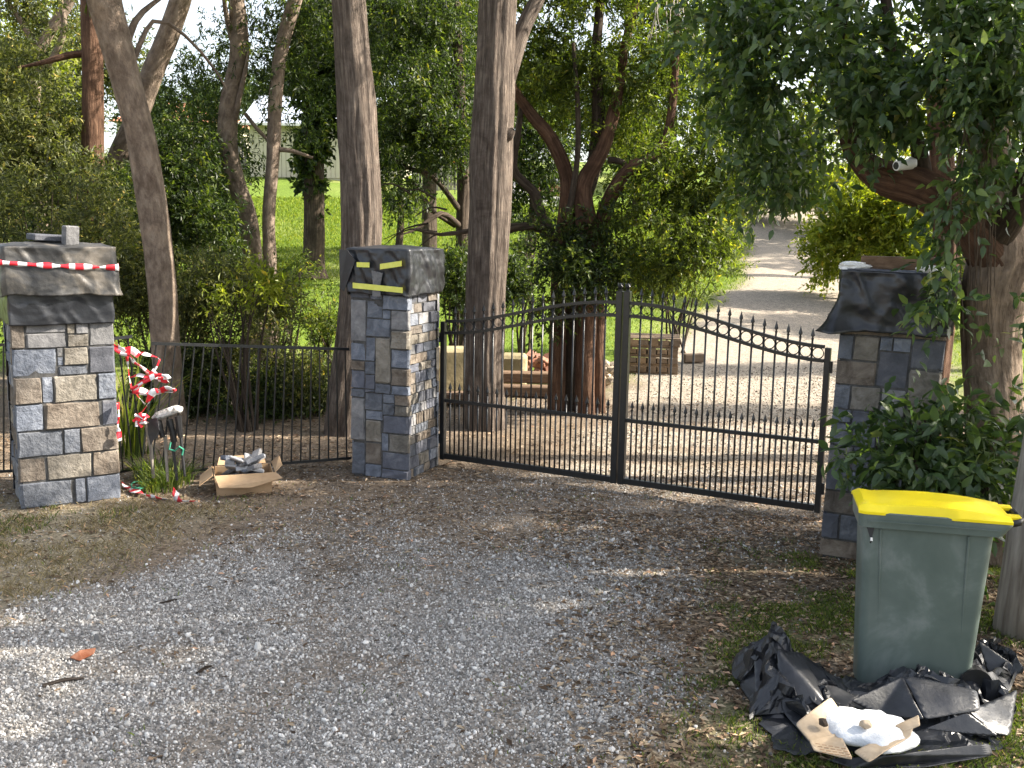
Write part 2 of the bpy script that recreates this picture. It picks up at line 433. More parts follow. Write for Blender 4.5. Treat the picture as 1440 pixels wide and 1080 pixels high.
def C3(*c): return np.array(c)
dirt = C3(0.14, 0.11, 0.082)
col = np.zeros(X.shape + (3,)) + dirt
col = col * (0.75 + 0.6 * fbm(X * 2.2, Y * 2.2, 4, 4))[..., None]
def lay(c, m):
    global col
    col = col * (1 - m[..., None]) + np.asarray(c) * m[..., None]
litter_m = sstep(0.35, 0.7, fbm(X * 2.6, Y * 2.6, 14, 4)) * 0.7
lay(C3(0.17, 0.128, 0.088), litter_m)
lay(C3(0.24, 0.205, 0.135), vl * 0.75)
lay(C3(0.09, 0.115, 0.04), vr * 0.55)
lay(C3(0.24, 0.225, 0.205), gf * 0.85)
lay(C3(0.27, 0.235, 0.19), gb * 0.9)
lay(C3(0.15, 0.11, 0.075), gb * sstep(0.5, 0.62, fbm(X * 1.1, Y * 3, 31, 3)) * 0.6 * (1 - sstep(11, 14, Y)))
lawn_c = C3(0.10, 0.15, 0.02) * (0.7 + 0.6 * fbm(X * 0.8, Y * 0.8, 40, 4))[..., None]
col = col * (1 - lawn[..., None]) + lawn_c * lawn[..., None]
dry = sstep(0.52, 0.7, fbm(X * 0.22, Y * 0.3, 51, 3)) * lawn * 0.6
lay(C3(0.22, 0.23, 0.08), dry)

m, nt, out = new_mat('ground_surface')
n = N(nt)
pos = n.new('ShaderNodeNewGeometry').outputs['Position']
att = n.new('ShaderNodeAttribute', attribute_name='albedo').outputs['Color']
vor = n.new('ShaderNodeTexVoronoi'); vor.inputs['Scale'].default_value = 70; n.l(pos, vor.inputs['Vector'])
vor2 = n.new('ShaderNodeTexVoronoi'); vor2.inputs['Scale'].default_value = 26; n.l(pos, vor2.inputs['Vector'])
sep = n.new('ShaderNodeSeparateColor'); n.l(vor.outputs['Color'], sep.inputs[0])
f1 = n.math('MULTIPLY_ADD', sep.outputs[0], 0.9, 0.55)
f2 = n.math('MULTIPLY_ADD', n.noise(pos, 9, 6, 0.7), 1.2, 0.4)
c = n.mix(1.0, att, n.ramp(f1, [(0, (0, 0, 0)), (1, (1, 1, 1))]), 'MULTIPLY')
mul = n.math('MULTIPLY', f1, f2)
vm = n.new('ShaderNodeVectorMath', operation='SCALE'); n.l(att, vm.inputs[0]); n.l(mul, vm.inputs['Scale'])
hgt = n.math('ADD', n.math('MULTIPLY', vor.outputs['Distance'], 0.5), n.noise(pos, 30, 6, 0.7))
principled(n, out, vm.outputs[0], 0.95, 0.15, 0, n.bump(hgt, 0.9, 0.012))
M['ground'] = m

flat_col = np.concatenate([col.reshape(-1, 3), np.ones((col.size // 3, 1))], 1)
V_all = np.stack([X, Y, Z], -1).reshape(-1, 3)
nx_, ny_ = len(gx), len(gy)
ii, jj = np.meshgrid(np.arange(nx_ - 1), np.arange(ny_ - 1))
q = (jj * nx_ + ii).ravel()
F_all = np.stack([q, q + 1, q + 1 + nx_, q + nx_], 1)
cell = lambda a: a[:-1, :-1].ravel()
is_drive = np.maximum(cell(gf), cell(gb)) > 0.38
is_drive &= (V_all[F_all[:, 0], 1] < 60)
is_lawn = (cell(lawn) > 0.5) & ~is_drive
for nm, selm in (('gravel_driveway', is_drive), ('lawn', is_lawn), ('ground', ~is_drive & ~is_lawn)):
    F = F_all[selm]
    used, inv = np.unique(F, return_inverse=True)
    me = mesh_np(nm, V_all[used], inv.reshape(F.shape), M['ground'], True)
    ca = me.color_attributes.new('albedo', 'FLOAT_COLOR', 'POINT')
    ca.data.foreach_set('color', flat_col[used].astype(np.float32).ravel())
    tag(link(nm, me), kind='structure')

# ------------------------------------------------------------------ foliage
def unit(a): return a / np.maximum(np.linalg.norm(a, axis=-1, keepdims=True), 1e-9)
def leaves_mesh(name, P, D, Nn, L, W, mat, detail=False, rnd=None):
    n_ = len(P)
    D = unit(D); S = unit(np.cross(D, Nn)); Nn = np.cross(S, D)
    L = L[:, None]; W = W[:, None]
    if rnd is None: rnd = rng.random(n_)
    if not detail:
        mid = P + D * L * 0.45
        V = np.stack([P, mid + S * W / 2 + Nn * W * 0.18, P + D * L - Nn * L * 0.06, mid - S * W / 2 + Nn * W * 0.18], 1).reshape(-1, 3)
        b = np.arange(n_)[:, None] * 4
        F = np.concatenate([b + [0, 1, 2], b + [0, 2, 3]], 1).reshape(-1, 3)
        return mesh_np(name, V, F, mat, False, np.repeat(rnd, 2))
    p1, p2 = P + D * L * 0.3, P + D * L * 0.66 - Nn * L * 0.04
    V = np.stack([P, p1 + S * W * .46 + Nn * W * .12, p1, p1 - S * W * .46 + Nn * W * .12,
                  p2 + S * W * .36 + Nn * W * .1, p2, p2 - S * W * .36 + Nn * W * .1, P + D * L - Nn * L * 0.14], 1).reshape(-1, 3)
    b = np.arange(n_)[:, None] * 8
    T = [[0, 1, 2], [0, 2, 3], [1, 4, 5], [1, 5, 2], [2, 5, 6], [2, 6, 3], [4, 7, 5], [5, 7, 6]]
    F = np.concatenate([b + t for t in T], 1).reshape(-1, 3)
    return mesh_np(name, V, F, mat, True, np.repeat(rnd, 8))

def spray(blobs, n_leaf, L, aspect=0.42, per=14, twig=0.28, freq=1.6, thr=0.42, droop=0.25, power=0.55, seed=0, spread=1.0, zmin=None, avoid=()):
    """leaf sprays on twigs spread through ellipsoids (cx,cy,cz,rx,ry,rz,weight)"""
    r = np.random.default_rng(seed + 100)
    B = np.array([list(b) + [1.0] * (7 - len(b)) for b in blobs], float)
    w = (B[:, 3] * B[:, 4] * B[:, 5]) ** 0.67 * B[:, 6]
    w /= w.sum()
    need = max(1, n_leaf // per)
    Pc, Dc = [], []
    got = 0
    for it in range(12):
        k = r.choice(len(B), need * 2, p=w)
        u = unit(r.normal(size=(need * 2, 3)))
        rad = r.random(need * 2) ** power
        rad = rad * (0.82 + 0.36 * vnoise(u[:, 0] * 3 + k * 7, u[:, 1] * 3, u[:, 2] * 3))
        p = B[k, :3] + u * rad[:, None] * B[k, 3:6]
        nse = fbm(p[:, 0] * freq + seed, p[:, 1] * freq, p[:, 2] * freq, 3)
        keep = nse > thr
        if zmin is not None: keep &= p[:, 2] > zmin
        keep &= p[:, 2] > gz(p[:, 0], p[:, 1]) + 0.02
        for (ac, ar) in avoid: keep &= np.linalg.norm(p - np.array(ac), axis=1) > ar
        Pc.append(p[keep]); Dc.append(unit(u[keep] + r.normal(size=(keep.sum(), 3)) * 0.7 + np.array([0, 0, 0.1 - droop])))
        got += keep.sum()
        if got >= need: break
    Pc = np.concatenate(Pc)[:need]; Dc = np.concatenate(Dc)[:need]
    n_ = len(Pc)
    t = (np.arange(per)[None, :] + r.random((n_, per)) * 0.8) / per
    tw = twig * (0.6 + 0.8 * r.random((n_, 1)))
    P = Pc[:, None, :] + Dc[:, None, :] * (t * tw)[..., None]
    P[..., 2] -= droop * 0.35 * (t ** 2) * tw
    D = unit(r.normal(size=(n_, per, 3)) * spread + Dc[:, None, :] * 0.8 + np.array([0, 0, -droop]))
    Nn = unit(r.normal(size=(n_, per, 3)) * 0.65 + np.array([0, 0, 1.0]))
    ln = L * (0.6 + 0.7 * r.random((n_, per)))
    clus = r.random((n_, 1)) * 0.45
    rnd = np.clip(clus + r.random((n_, per)) * 0.6, 0, 1) ** 1.2
    P, D, Nn = (a.reshape(-1, 3) for a in (P, D, Nn))
    ln = ln.ravel()
    return P, D, Nn, ln, ln * aspect * (0.8 + 0.4 * r.random(len(ln))), rnd.ravel()

def crown(name, blobs, n_leaf, L, mat, parent=None, detail=False, origin=None, **k):
    P, D, Nn, ln, wd, rn = spray(blobs, n_leaf, L, **k)
    if origin is not None: P = P - np.array(origin)
    me = leaves_mesh(name, P, D, Nn, ln, wd, mat, detail, rn)
    return link(name, me, parent)

def blob(px, py, d, rxp, ryp, rd, w=1.0):
    """ellipsoid at photo position px,py and distance d; radii in photo pixels at that distance"""
    p = U(px, py, d)
    return (p.x, p.y, p.z, rxp * d / FPX, rd, ryp * d / FPX, w)

def path_smooth(pts, rads, step=0.12):
    P = [np.array(p, float) for p in pts]
    out, ro = [], []
    for i in range(len(P) - 1):
        p0 = P[i - 1] if i > 0 else 2 * P[0] - P[1]
        p3 = P[i + 2] if i + 2 < len(P) else 2 * P[-1] - P[-2]
        p1, p2 = P[i], P[i + 1]
        k = max(2, int(np.linalg.norm(p2 - p1) / step))
        for t in np.arange(k) / k:
            out.append(0.5 * ((2 * p1) + (-p0 + p2) * t + (2 * p0 - 5 * p1 + 4 * p2 - p3) * t ** 2 + (-p0 + 3 * p1 - 3 * p2 + p3) * t ** 3))
            ro.append(rads[i] * (1 - t) + rads[i + 1] * t)
    out.append(P[-1]); ro.append(rads[-1])
    return np.array(out), np.array(ro)

def limb(name, pts, rads, mat, parent=None, origin=(0, 0, 0), n=20, lump=0.10, step=0.12, seed=0, ridge=0.0, flare=0.0):
    pts, rads = path_smooth(pts, rads, step)
    T = unit(np.gradient(pts, axis=0))
    up = np.cross(T[0], [0.3, 1, 0.1]); up /= np.linalg.norm(up)
    V, UVv = [], []
    ln = np.concatenate([[0], np.cumsum(np.linalg.norm(np.diff(pts, axis=0), axis=1))])
    th = np.arange(n) / n * 2 * math.pi
    for i in range(len(pts)):
        t = T[i]
        up = up - t * up.dot(t); up /= np.linalg.norm(up)
        b = np.cross(t, up)
        r_ = rads[i] * (1 + lump * 2 * (fbm(np.cos(th) * 1.3 + seed, np.sin(th) * 1.3, ln[i] * 1.8 + seed, 3) - 0.5))
        if ridge: r_ = r_ * (1 + ridge * (vnoise(th * 5.0 + seed, ln[i] * 1.2, 3 + seed) - 0.5) * 2)
        if flare: r_ = r_ * (1 + flare * math.exp(-ln[i] / 0.25) * (0.8 + 0.4 * np.sin(th * 4 + seed)))
        V.append(pts[i] + np.outer(np.cos(th) * r_, up) + np.outer(np.sin(th) * r_, b))
    V = np.concatenate(V) - np.array(origin)
    m_ = len(pts)
    F, UVs = [], []
    circ = 2 * math.pi * max(rads.mean(), 0.03)
    ring = np.arange(n)
    for i in range(m_ - 1):
        a = i * n + ring; b_ = i * n + (ring + 1) % n
        F.append(np.stack([a, b_, b_ + n, a + n], 1))
        u0, u1 = ring / n, (ring + 1) / n
        UVs.append(np.stack([np.stack([u0, np.full(n, ln[i])], 1), np.stack([u1, np.full(n, ln[i])], 1),
                             np.stack([u1, np.full(n, ln[i + 1])], 1), np.stack([u0, np.full(n, ln[i + 1])], 1)], 1))
    me = mesh_np(name, V, np.concatenate(F), mat, True)
    uvl = me.uv_layers.new(name='UVMap')
    UVa = np.concatenate(UVs).reshape(-1, 2).copy()
    UVa[:, 0] *= circ / 1.0
    uvl.data.foreach_set('uv', UVa.astype(np.float32).ravel())
    return link(name, me, parent)

def tree(name, base, label, cat='tree', group=None):
    return empty(name, base, label, cat, group)

def on(px, py_guess, d):
    """ground point under photo column px at distance d"""
    p = U(px, py_guess, d)
    return Vector((p.x, p.y, float(gz(p.x, p.y))))

# ------------------------------------------------------------------ far setting: concrete forecourt and buildings
def quad_sheet(name, pts, mat, up=0.004, nseg=12):
    p = [np.array(q_, float) for q_ in pts]
    V, F = [], []
    for j in range(nseg + 1):
        for i in range(nseg + 1):
            s, t = i / nseg, j / nseg
            q_ = (p[0] * (1 - s) + p[1] * s) * (1 - t) + (p[3] * (1 - s) + p[2] * s) * t
            V.append((q_[0], q_[1], float(gz(q_[0], q_[1])) + up))
    for j in range(nseg):
        for i in range(nseg):
            a = j * (nseg + 1) + i
            F.append((a, a + 1, a + nseg + 2, a + nseg + 1))
    return tag(link(name, mesh_np(name, np.array(V), np.array(F), mat, True)), kind='structure')
quad_sheet('concrete_forecourt', [(-1.0, 43), (3.0, 43), (4.0, 54), (-1.4, 54)], M['concrete'], 0.05)

def shed(x0, x1, y, zb, wall_h, depth):
    e = empty('garden_shed', (x0, y, zb), 'long cream steel shed with a pale grey roof behind the lawn', 'shed')
    n_ = 34
    w = (x1 - x0) / n_
    core = MB(); core.box(((x1 - x0) / 2, depth / 2 + 0.06, wall_h / 2 - 0.4), (x1 - x0 - 0.02, depth, wall_h + 0.8))
    core.build('wall', M['cladding'], e)
    pm = MB(); pm.box((0, 0, 0), (w * 0.93, 0.05, wall_h), bev=0.015)
    po = pm.build('panel', M['cladding'], e, (w / 2, 0.03, wall_h / 2))
    for k in range(1, n_):
        c_ = po.copy(); COL.objects.link(c_); c_.parent = e; c_.location = (w * (k + 0.5), 0.03, wall_h / 2)
    rf = MB()
    a = math.atan2(1.7, depth * 0.6)
    for s in (0, 1):
        y0, z0, y1, z1 = (-0.5, wall_h - 0.12, depth / 2, wall_h + 1.7) if s == 0 else (depth / 2, wall_h + 1.7, depth + 0.5, wall_h - 0.12)
        rf.add([(-0.4, y0, z0), (x1 - x0 + 0.4, y0, z0), (x1 - x0 + 0.4, y1, z1), (-0.4, y1, z1),
                (-0.4, y0, z0 - .08), (x1 - x0 + 0.4, y0, z0 - .08), (x1 - x0 + 0.4, y1, z1 - .08), (-0.4, y1, z1 - .08)],
               [(0, 1, 2, 3), (4, 7, 6, 5), (0, 4, 5, 1), (1, 5, 6, 2), (2, 6, 7, 3), (3, 7, 4, 0)])
    r_ = rf.build('roof', M['roof_steel'], e)
    nr = 40
    rb = MB(); L_ = math.hypot(depth / 2 + 0.5, 1.82)
    rb.box((0, 0, 0), (0.06, L_, 0.05), rot=Matrix.Rotation(math.atan2(1.82, depth / 2 + 0.5), 3, 'X'))
    r0 = rb.build('rib', M['roof_steel'], r_, (0, depth / 4 - 0.25, wall_h + 0.82))
    for k in range(1, nr):
        c_ = r0.copy(); COL.objects.link(c_); c_.parent = r_; c_.location = ((x1 - x0) * k / (nr - 1), depth / 4 - 0.25, wall_h + 0.82)
    g_ = MB(); g_.box(((x1 - x0) / 2, -0.56, wall_h - 0.16), (x1 - x0 + 0.8, 0.12, 0.12)); g_.build('gutter', M['white_plastic'], e)
pA = U(352, 250, 52); pB = U(566, 250, 52)
shed(pA.x, pB.x, 52, float(gz(pA.x, 52)), 2.75, 7.0)

def house(name, x0, x1, y, depth, wall_h, roof_h, label, wall, roof, wins):
    zb = float(gz((x0 + x1) / 2, y)) - 0.3
    e = empty(name, (x0, y, zb), label, 'house')
    w = x1 - x0
    b = MB(); b.box((w / 2, depth / 2, wall_h / 2), (w, depth, wall_h)); b.build('wall', wall, e)
    r_ = MB()
    o = 0.5
    r_.add([(-o, -o, wall_h), (w + o, -o, wall_h), (w + o, depth + o, wall_h), (-o, depth + o, wall_h), (w * 0.25, depth / 2, wall_h + roof_h), (w * 0.75, depth / 2, wall_h + roof_h)],
           [(0, 1, 5, 4), (1, 2, 5), (2, 3, 4, 5), (3, 0, 4), (3, 2, 1, 0)])
    r_.build('roof', roof, e)
    for k in range(wins):
        wx = w * (k + 0.5) / wins
        f = MB()
        for dx, dz, sx, sz in ((0, .62, 1.3, .08), (0, -.62, 1.3, .08), (-.61, 0, .08, 1.16), (.61, 0, .08, 1.16), (0, 0, .05, 1.16)):
            f.box((dx, 0, dz), (sx, .1, sz))
        fo = f.build('window', M['white_plastic'], e, (wx, -0.02, wall_h * 0.55))
        g_ = MB(); g_.box((0, 0.02, 0), (1.16, .03, 1.16)); g_.build('pane', M['glass_dark'], fo)
    return e
pA = U(165, 200, 78); pB = U(318, 200, 78)
house('brick_house', pA.x, pB.x, 78, 9, 3.0, 2.0, 'distant pale house with terracotta roof behind the left-hand trunks', M['cladding'], M['roof_tile'], 3)
pA = U(560, 200, 66); pB = U(640, 200, 66)
# paling fence between shed and forecourt
def paling_fence(xa, xb, y, h, label):
    e = empty('paling_fence', (xa, y, float(gz(xa, y))), label, 'fence')
    n_ = int((xb - xa) / 0.16)
    b = MB(); b.box((0, 0, h / 2 - 0.1), (0.135, 0.022, h + 0.2))
    p0 = None
    for k in range(n_):
        x = 0.16 * k
        z = float(gz(xa + x, y)) - float(gz(xa, y)) + random.uniform(-0.03, 0.03)
        if p0 is None: p0 = b.build('paling', M['timber'], e); c_ = p0
        else: c_ = p0.copy(); COL.objects.link(c_); c_.parent = e
        c_.location = (x, random.uniform(-0.006, 0.006), z)
    for zz in (0.4, h - 0.3):
        r_ = MB(); r_.box(((xb - xa) / 2, 0.04, zz), (xb - xa, 0.04, 0.09)); r_.build('rail', M['timber'], e)
pA = U(590, 250, 47); pB = U(655, 250, 47)
paling_fence(pA.x - 0.3, pB.x + 0.6, 47, 1.5, 'pale timber paling fence beside the concrete forecourt, far behind the gate')
pA = U(322, 250, 58)
paling_fence(pA.x - 4, pA.x + 1.2, 58, 1.7, 'pale timber paling fence left of the cream shed')
# low brick wall by the forecourt
pA = U(752, 250, 46)
bw = empty('low_brick_wall', (pA.x, 46, float(gz(pA.x, 46))), 'low reddish brick wall at the edge of the concrete forecourt', 'wall')
core = MB(); core.box((0.6, 0.12, 0.25), (1.2, 0.18, 0.7)); core.build('core', M['mortar'], bw)
bb = MB(); bb.box((0, 0, 0), (0.225, 0.05, 0.068), bev=0.006); b0 = None
for r_ in range(8):
    for k in range(5):
        if b0 is None: b0 = bb.build('brick', M['brick_red'], bw); c_ = b0
        else: c_ = b0.copy(); COL.objects.link(c_); c_.parent = bw
        c_.location = (0.115 + 0.235 * k + (0.05 if r_ % 2 else 0), 0.02, 0.02 + r_ * 0.077)
# red sunshade by fence
pA = U(640, 232, 45.5)
sh = empty('market_umbrella', (pA.x, 45.5, float(gz(pA.x, 45.5))), 'small red sunshade standing before the paling fence', 'umbrella')
b = MB(); b.tube([(0, 0, 0), (0, 0, 1.5)], 0.02); b.build('pole', M['metal'], sh)
b = MB(); k_ = 8
vs = [(0, 0, 1.62)] + [(0.55 * math.cos(2 * math.pi * i / k_), 0.55 * math.sin(2 * math.pi * i / k_), 1.4) for i in range(k_)] + [(0.52 * math.cos(2 * math.pi * i / k_), 0.52 * math.sin(2 * math.pi * i / k_), 1.32) for i in range(k_)]
b.add(vs, [(0, 1 + i, 1 + (i + 1) % k_) for i in range(k_)] + [(1 + i, 9 + i, 9 + (i + 1) % k_, 1 + (i + 1) % k_) for i in range(k_)])
b.build('canopy', M['tape_red'], sh)

# ------------------------------------------------------------------ stone pillars
def stone_meshes():
    out_ = []
    for s in range(10):
        r = np.random.default_rng(s + 40)
        nx, nzz = 5, 5
        V, F = [], []
        ex = np.array([-0.5, -0.46, 0.0, 0.46, 0.5]) if s % 2 else np.array([-0.5, -0.45, 0.1, 0.44, 0.5])
        for j in range(nzz):
            for i in range(nx):
                edge = i in (0, nx - 1) or j in (0, nzz - 1)
                y = 0.0 if edge else 0.28 + 0.35 * r.random()
                jx = 0 if edge else (r.random() - .5) * .06
                V.append((ex[i] + jx + (r.random() - .5) * .016, -y - (0.02 * r.random()), ex[j] + (r.random() - .5) * .03))
        for j in range(nzz - 1):
            for i in range(nx - 1):
                a = j * nx + i
                F.append((a, a + 1, a + nx + 1, a + nx))
        # back rim
        rim = [0, 1, 2, 3, 4, 9, 14, 19, 24, 23, 22, 21, 20, 15, 10, 5]
        o = len(V)
        for k in rim: V.append((V[k][0], 1.0, V[k][2]))
        for k in range(len(rim)):
            a, b_ = rim[k], rim[(k + 1) % len(rim)]
            F.append((b_, a, o + k, o + (k + 1) % len(rim)))
        out_.append((V, F))
    return out_
STV = stone_meshes()
ST_ME = {}
def stone_me(s, mk):
    if (s, mk) not in ST_ME:
        me = bpy.data.meshes.new('stone'); me.from_pydata(*[STV[s][0], [], STV[s][1]]); me.materials.append(M[mk]); me.update()
        ST_ME[(s, mk)] = me
    return ST_ME[(s, mk)]
MK = {'b': 'st_blue', 's': 'st_slate', 't': 'st_tan', 'n': 'st_brown', 'g': 'st_grey'}

def add_face_stones(root, rects, W, o2d, ux, uy, gap=0.006, thick=0.05):
    """rects (u0,z0,u1,z1,key) on the face starting at o2d, running along (ux,uy); outward = right-hand of direction"""
    ang = math.atan2(uy, ux)
    for (u0, z0, u1, z1, kk) in rects:
        w, h = (u1 - u0) - gap, (z1 - z0) - gap
        if w < 0.01 or h < 0.01: continue
        o = link('stone', stone_me(random.randrange(10), MK[kk]), root)
        uc, zc = (u0 + u1) / 2, (z0 + z1) / 2
        t = thick * random.uniform(0.85, 1.15)
        # face base plane sits 'thick' outside the mortar core
        o.location = (o2d[0] + ux * uc, o2d[1] + uy * uc, zc)
        o.rotation_euler = (random.uniform(-.03, .03), random.uniform(-.012, .012), ang + random.uniform(-.03, .03))
        f = -1 if random.random() < 0.5 else 1
        o.scale = (w, random.uniform(0.022, 0.055), h)

def rand_face(W, z0, z1, rows, seed, pal='bbbsstnggn', small=1.0):
    r = random.Random(seed)
    out_ = []
    z = z0
    while z < z1 - 0.03:
        h = r.uniform(*rows)
        if z1 - z - h < rows[0] * 0.7: h = z1 - z
        u = 0
        while u < W - 0.01:
            w = r.uniform(0.13, 0.3) * small
            if W - u - w < 0.09: w = W - u
            if h > 0.16 and r.random() < 0.3:
                out_.append((u, z, u + w, z + h * 0.5, r.choice(pal))); out_.append((u, z + h * 0.5, u + w, z + h, r.choice(pal)))
            else: out_.append((u, z, u + w, z + h, r.choice(pal)))
            u += w
        z += h
    return out_

def pillar(corner_l, corner_r, depth, H, front, label, seeds, side_rows=((0.1, 0.2), (0.1, 0.2))):
    """corner_l / corner_r: the two front corners on the ground (x,y), left to right"""
    cl, cr = Vector(corner_l), Vector(corner_r)
    W = (cr - cl).length
    ang = math.atan2(cr.y - cl.y, cr.x - cl.x)
    root = empty('stone_pillar', (cl.x, cl.y, 0), label, 'pillar', rz=ang)
    # local frame: x along front, +y to the back
    t = 0.035
    c_ = MB(); c_.box((W / 2, depth / 2, H / 2 - 0.05), (W - 2 * t + 0.02, depth - 2 * t + 0.02, H + 0.08)); c_.build('core', M['mortar'], root)
    add_face_stones(root, front(W), W, (0, t * 0.9), 1, 0)
    add_face_stones(root, rand_face(depth - t, 0, H, side_rows[0], seeds[0], small=0.9), depth, (W - t * 0.9, t), 0, 1)       # right face
    add_face_stones(root, rand_face(W, 0, H, (0.14, 0.22), seeds[1]), W, (W, depth - t * 0.9), -1, 0)
    add_face_stones(root, rand_face(depth - t, 0, H, side_rows[1], seeds[2], small=0.9), depth, (t * 0.9, depth), 0, -1)   # left face
    cap = MB(); cap.box((W / 2, depth / 2, H + 0.012), (W - .01, depth - .01, 0.03), bev=0.008); cap.build('cap', M['mortar'], root)
    return root, W, ang

def front_left(W):
    k = W / 375.0
    rows = [(0.0, 0.205, [(200, 'b'), (42, 'b'), (133, 'b')]),
            (0.205, 0.40, [(100, 'n'), (170, 't'), (105, 'n')]),
            (0.40, 0.60, [(168, 'b'), (62, 'b'), (145, 'n')]),
            (0.60, 0.81, [(100, 'b'), (215, 'n'), (60, 's')]),
            (0.81, 1.02, [(100, 'n'), (40, 'b'), (165, 't'), (70, 'b')]),
            (1.02, 1.235, [(160, 'b'), (115, '5'), (100, 's')]),
            (1.235, 1.44, [(50, 'n'), (150, '6'), (80, '7'), (95, 'g')]),
            (1.44, 1.66, [(130, 'b'), (140, 's'), (105, 'g')]),
            (1.66, 1.94, [(90, 's'), (150, 'b'), (135, 't')])]
    o = []
    for z0, z1, st in rows:
        u = 0
        for w, c_ in st:
            a, b_ = u * k, (u + w) * k
            if c_ == '5':
                o += [(a, z0, b_, z0 + .075, 'b'), (a, z0 + .075, a + 22 * k, z0 + .145, 'b'), (a, z0 + .145, a + 22 * k, z1, 'g'), (a + 22 * k, z0 + .075, b_, z1, 't')]
            elif c_ == '6': o += [(a, z0, b_, z0 + .115, 'g'), (a, z0 + .115, b_, z1, 'g')]
            elif c_ == '7': o += [(a, z0, b_, z0 + .1, 't'), (a, z0 + .1, a + 32 * k, z1, 't'), (a + 32 * k, z0 + .1, b_, z1, 'g')]
            else: o.append((a, z0, b_, z1, c_))
            u += w
    return o
def from_px(lst, Wp, y0, zpp, W):
    return [(a / Wp * W, (y0 - y1) * zpp, c_ / Wp * W, (y0 - yt) * zpp, kk) for (a, yt, c_, y1, kk) in lst]
def front_mid(W):
    L = [(0, 265, 65, 445, 'g'), (65, 265, 130, 340, 'b'), (130, 240, 232, 302, 'b'), (130, 302, 162, 340, 'b'), (162, 302, 232, 385, 'g'), (65, 340, 162, 416, 'b'),
         (162, 385, 232, 462, 't'), (0, 445, 62, 520, 'b'), (62, 416, 100, 520, 'b'), (100, 416, 162, 610, 't'), (162, 462, 232, 541, 'b'), (0, 520, 58, 560, 'n'),
         (58, 520, 100, 575, 'b'), (0, 560, 58, 638, 's'), (58, 575, 100, 638, 's'), (162, 541, 232, 614, 'n'), (100, 610, 162, 650, 'b'), (0, 638, 58, 674, 'b'), (58, 638, 100, 650, 'b'),
         (162, 614, 232, 652, 'b'), (58, 650, 130, 726, 'b'), (130, 650, 177, 690, 'b'), (177, 652, 232, 696, 'n'), (130, 690, 177, 740, 'b'), (177, 696, 232, 740, 't'),
         (0, 674, 58, 862, 'g'), (58, 726, 130, 766, 'b'), (130, 740, 232, 816, 's'), (58, 766, 124, 862, 't'), (124, 816, 151, 896, 'b'), (151, 816, 232, 896, 't'),
         (58, 862, 124, 956, 'n'), (124, 896, 232, 970, 's'), (0, 862, 58, 1010, 'b'), (58, 956, 124, 1010, 'b'), (124, 970, 232, 1010, 's'),
         (0, 65, 80, 265, 's'), (80, 65, 232, 150, 's'), (80, 150, 130, 265, 'b'), (130, 150, 232, 240, 's')]
    return from_px(L, 232, 1010, 1.98 / 945, W)
def front_right(W):
    L = [(0, 262, 155, 300, 'n'), (155, 262, 310, 300, 'n'), (0, 300, 46, 383, 'b'), (46, 300, 122, 383, 't'), (122, 300, 160, 345, 'b'), (160, 300, 214, 345, 'b'),
         (122, 345, 214, 462, 's'), (214, 300, 310, 395, 's'), (0, 383, 122, 462, 'n'), (214, 395, 310, 585, 't'), (0, 462, 50, 542, 'b'), (50, 462, 140, 542, 't'),
         (140, 462, 214, 552, 'g'), (0, 542, 60, 585, 'b'), (60, 542, 140, 590, 's'), (140, 552, 214, 590, 'b'), (0, 585, 66, 660, 'b'), (66, 590, 140, 660, 'b'), (140, 590, 214, 660, 'g'),
         (214, 585, 310, 660, 'b'), (0, 660, 75, 725, 'g'), (75, 660, 180, 740, 'b'), (180, 660, 310, 740, 'n'), (0, 725, 75, 812, 's'), (75, 740, 180, 812, 'b'), (180, 740, 310, 812, 'b'),
         (0, 812, 112, 888, 'n'), (112, 812, 310, 888, 'b'), (0, 888, 55, 975, 's'), (55, 888, 122, 975, 'b'), (122, 888, 310, 975, 's'), (0, 975, 150, 1035, 'n'), (150, 975, 310, 1035, 'n'),
         (0, 90, 140, 175, 's'), (140, 90, 310, 175, 'b'), (0, 175, 90, 262, 'b'), (90, 175, 310, 262, 's')]
    return from_px(L, 310, 1035, 1.98 / 945, W)

gl, gr = G(30, 718), G(173, 711)
vec = Vector((gr.x - gl.x, gr.y - gl.y)); 
PL, PLW, PLA = pillar((gl.x, gl.y), (gl.x + .727 * math.cos(R(31)), gl.y + .727 * math.sin(R(31))), 0.74, 1.94, front_left, 'leftmost stone pillar, loosely hooded in dusty black plastic with striped tape round it', (1, 2, 3))
pm = G(573, 677)
a_ = math.atan2(-0.36, 0.93)
PMl = (pm.x - 0.57 * math.cos(a_), pm.y - 0.57 * math.sin(a_))
PM_, PMW, PMA = pillar(PMl, (pm.x, pm.y), 0.66, 1.97, front_mid, 'middle stone pillar at the left end of the gates, wrapped on top with yellow tape strips', (4, 5, 6), ((0.07, 0.12), (0.1, 0.2)))
pr = G(1151, 781)
b_ = math.atan2(-0.25, 0.62)
PR, PRW, PRA = pillar((pr.x, pr.y), (pr.x + 0.66 * math.cos(b_), pr.y + 0.66 * math.sin(b_)), 0.66, 1.94, front_right, 'rightmost stone pillar, behind the wheelie bin, with black plastic and a plank on top', (7, 8, 9))
PR.rotation_euler = (0, R(1.3), PRA)

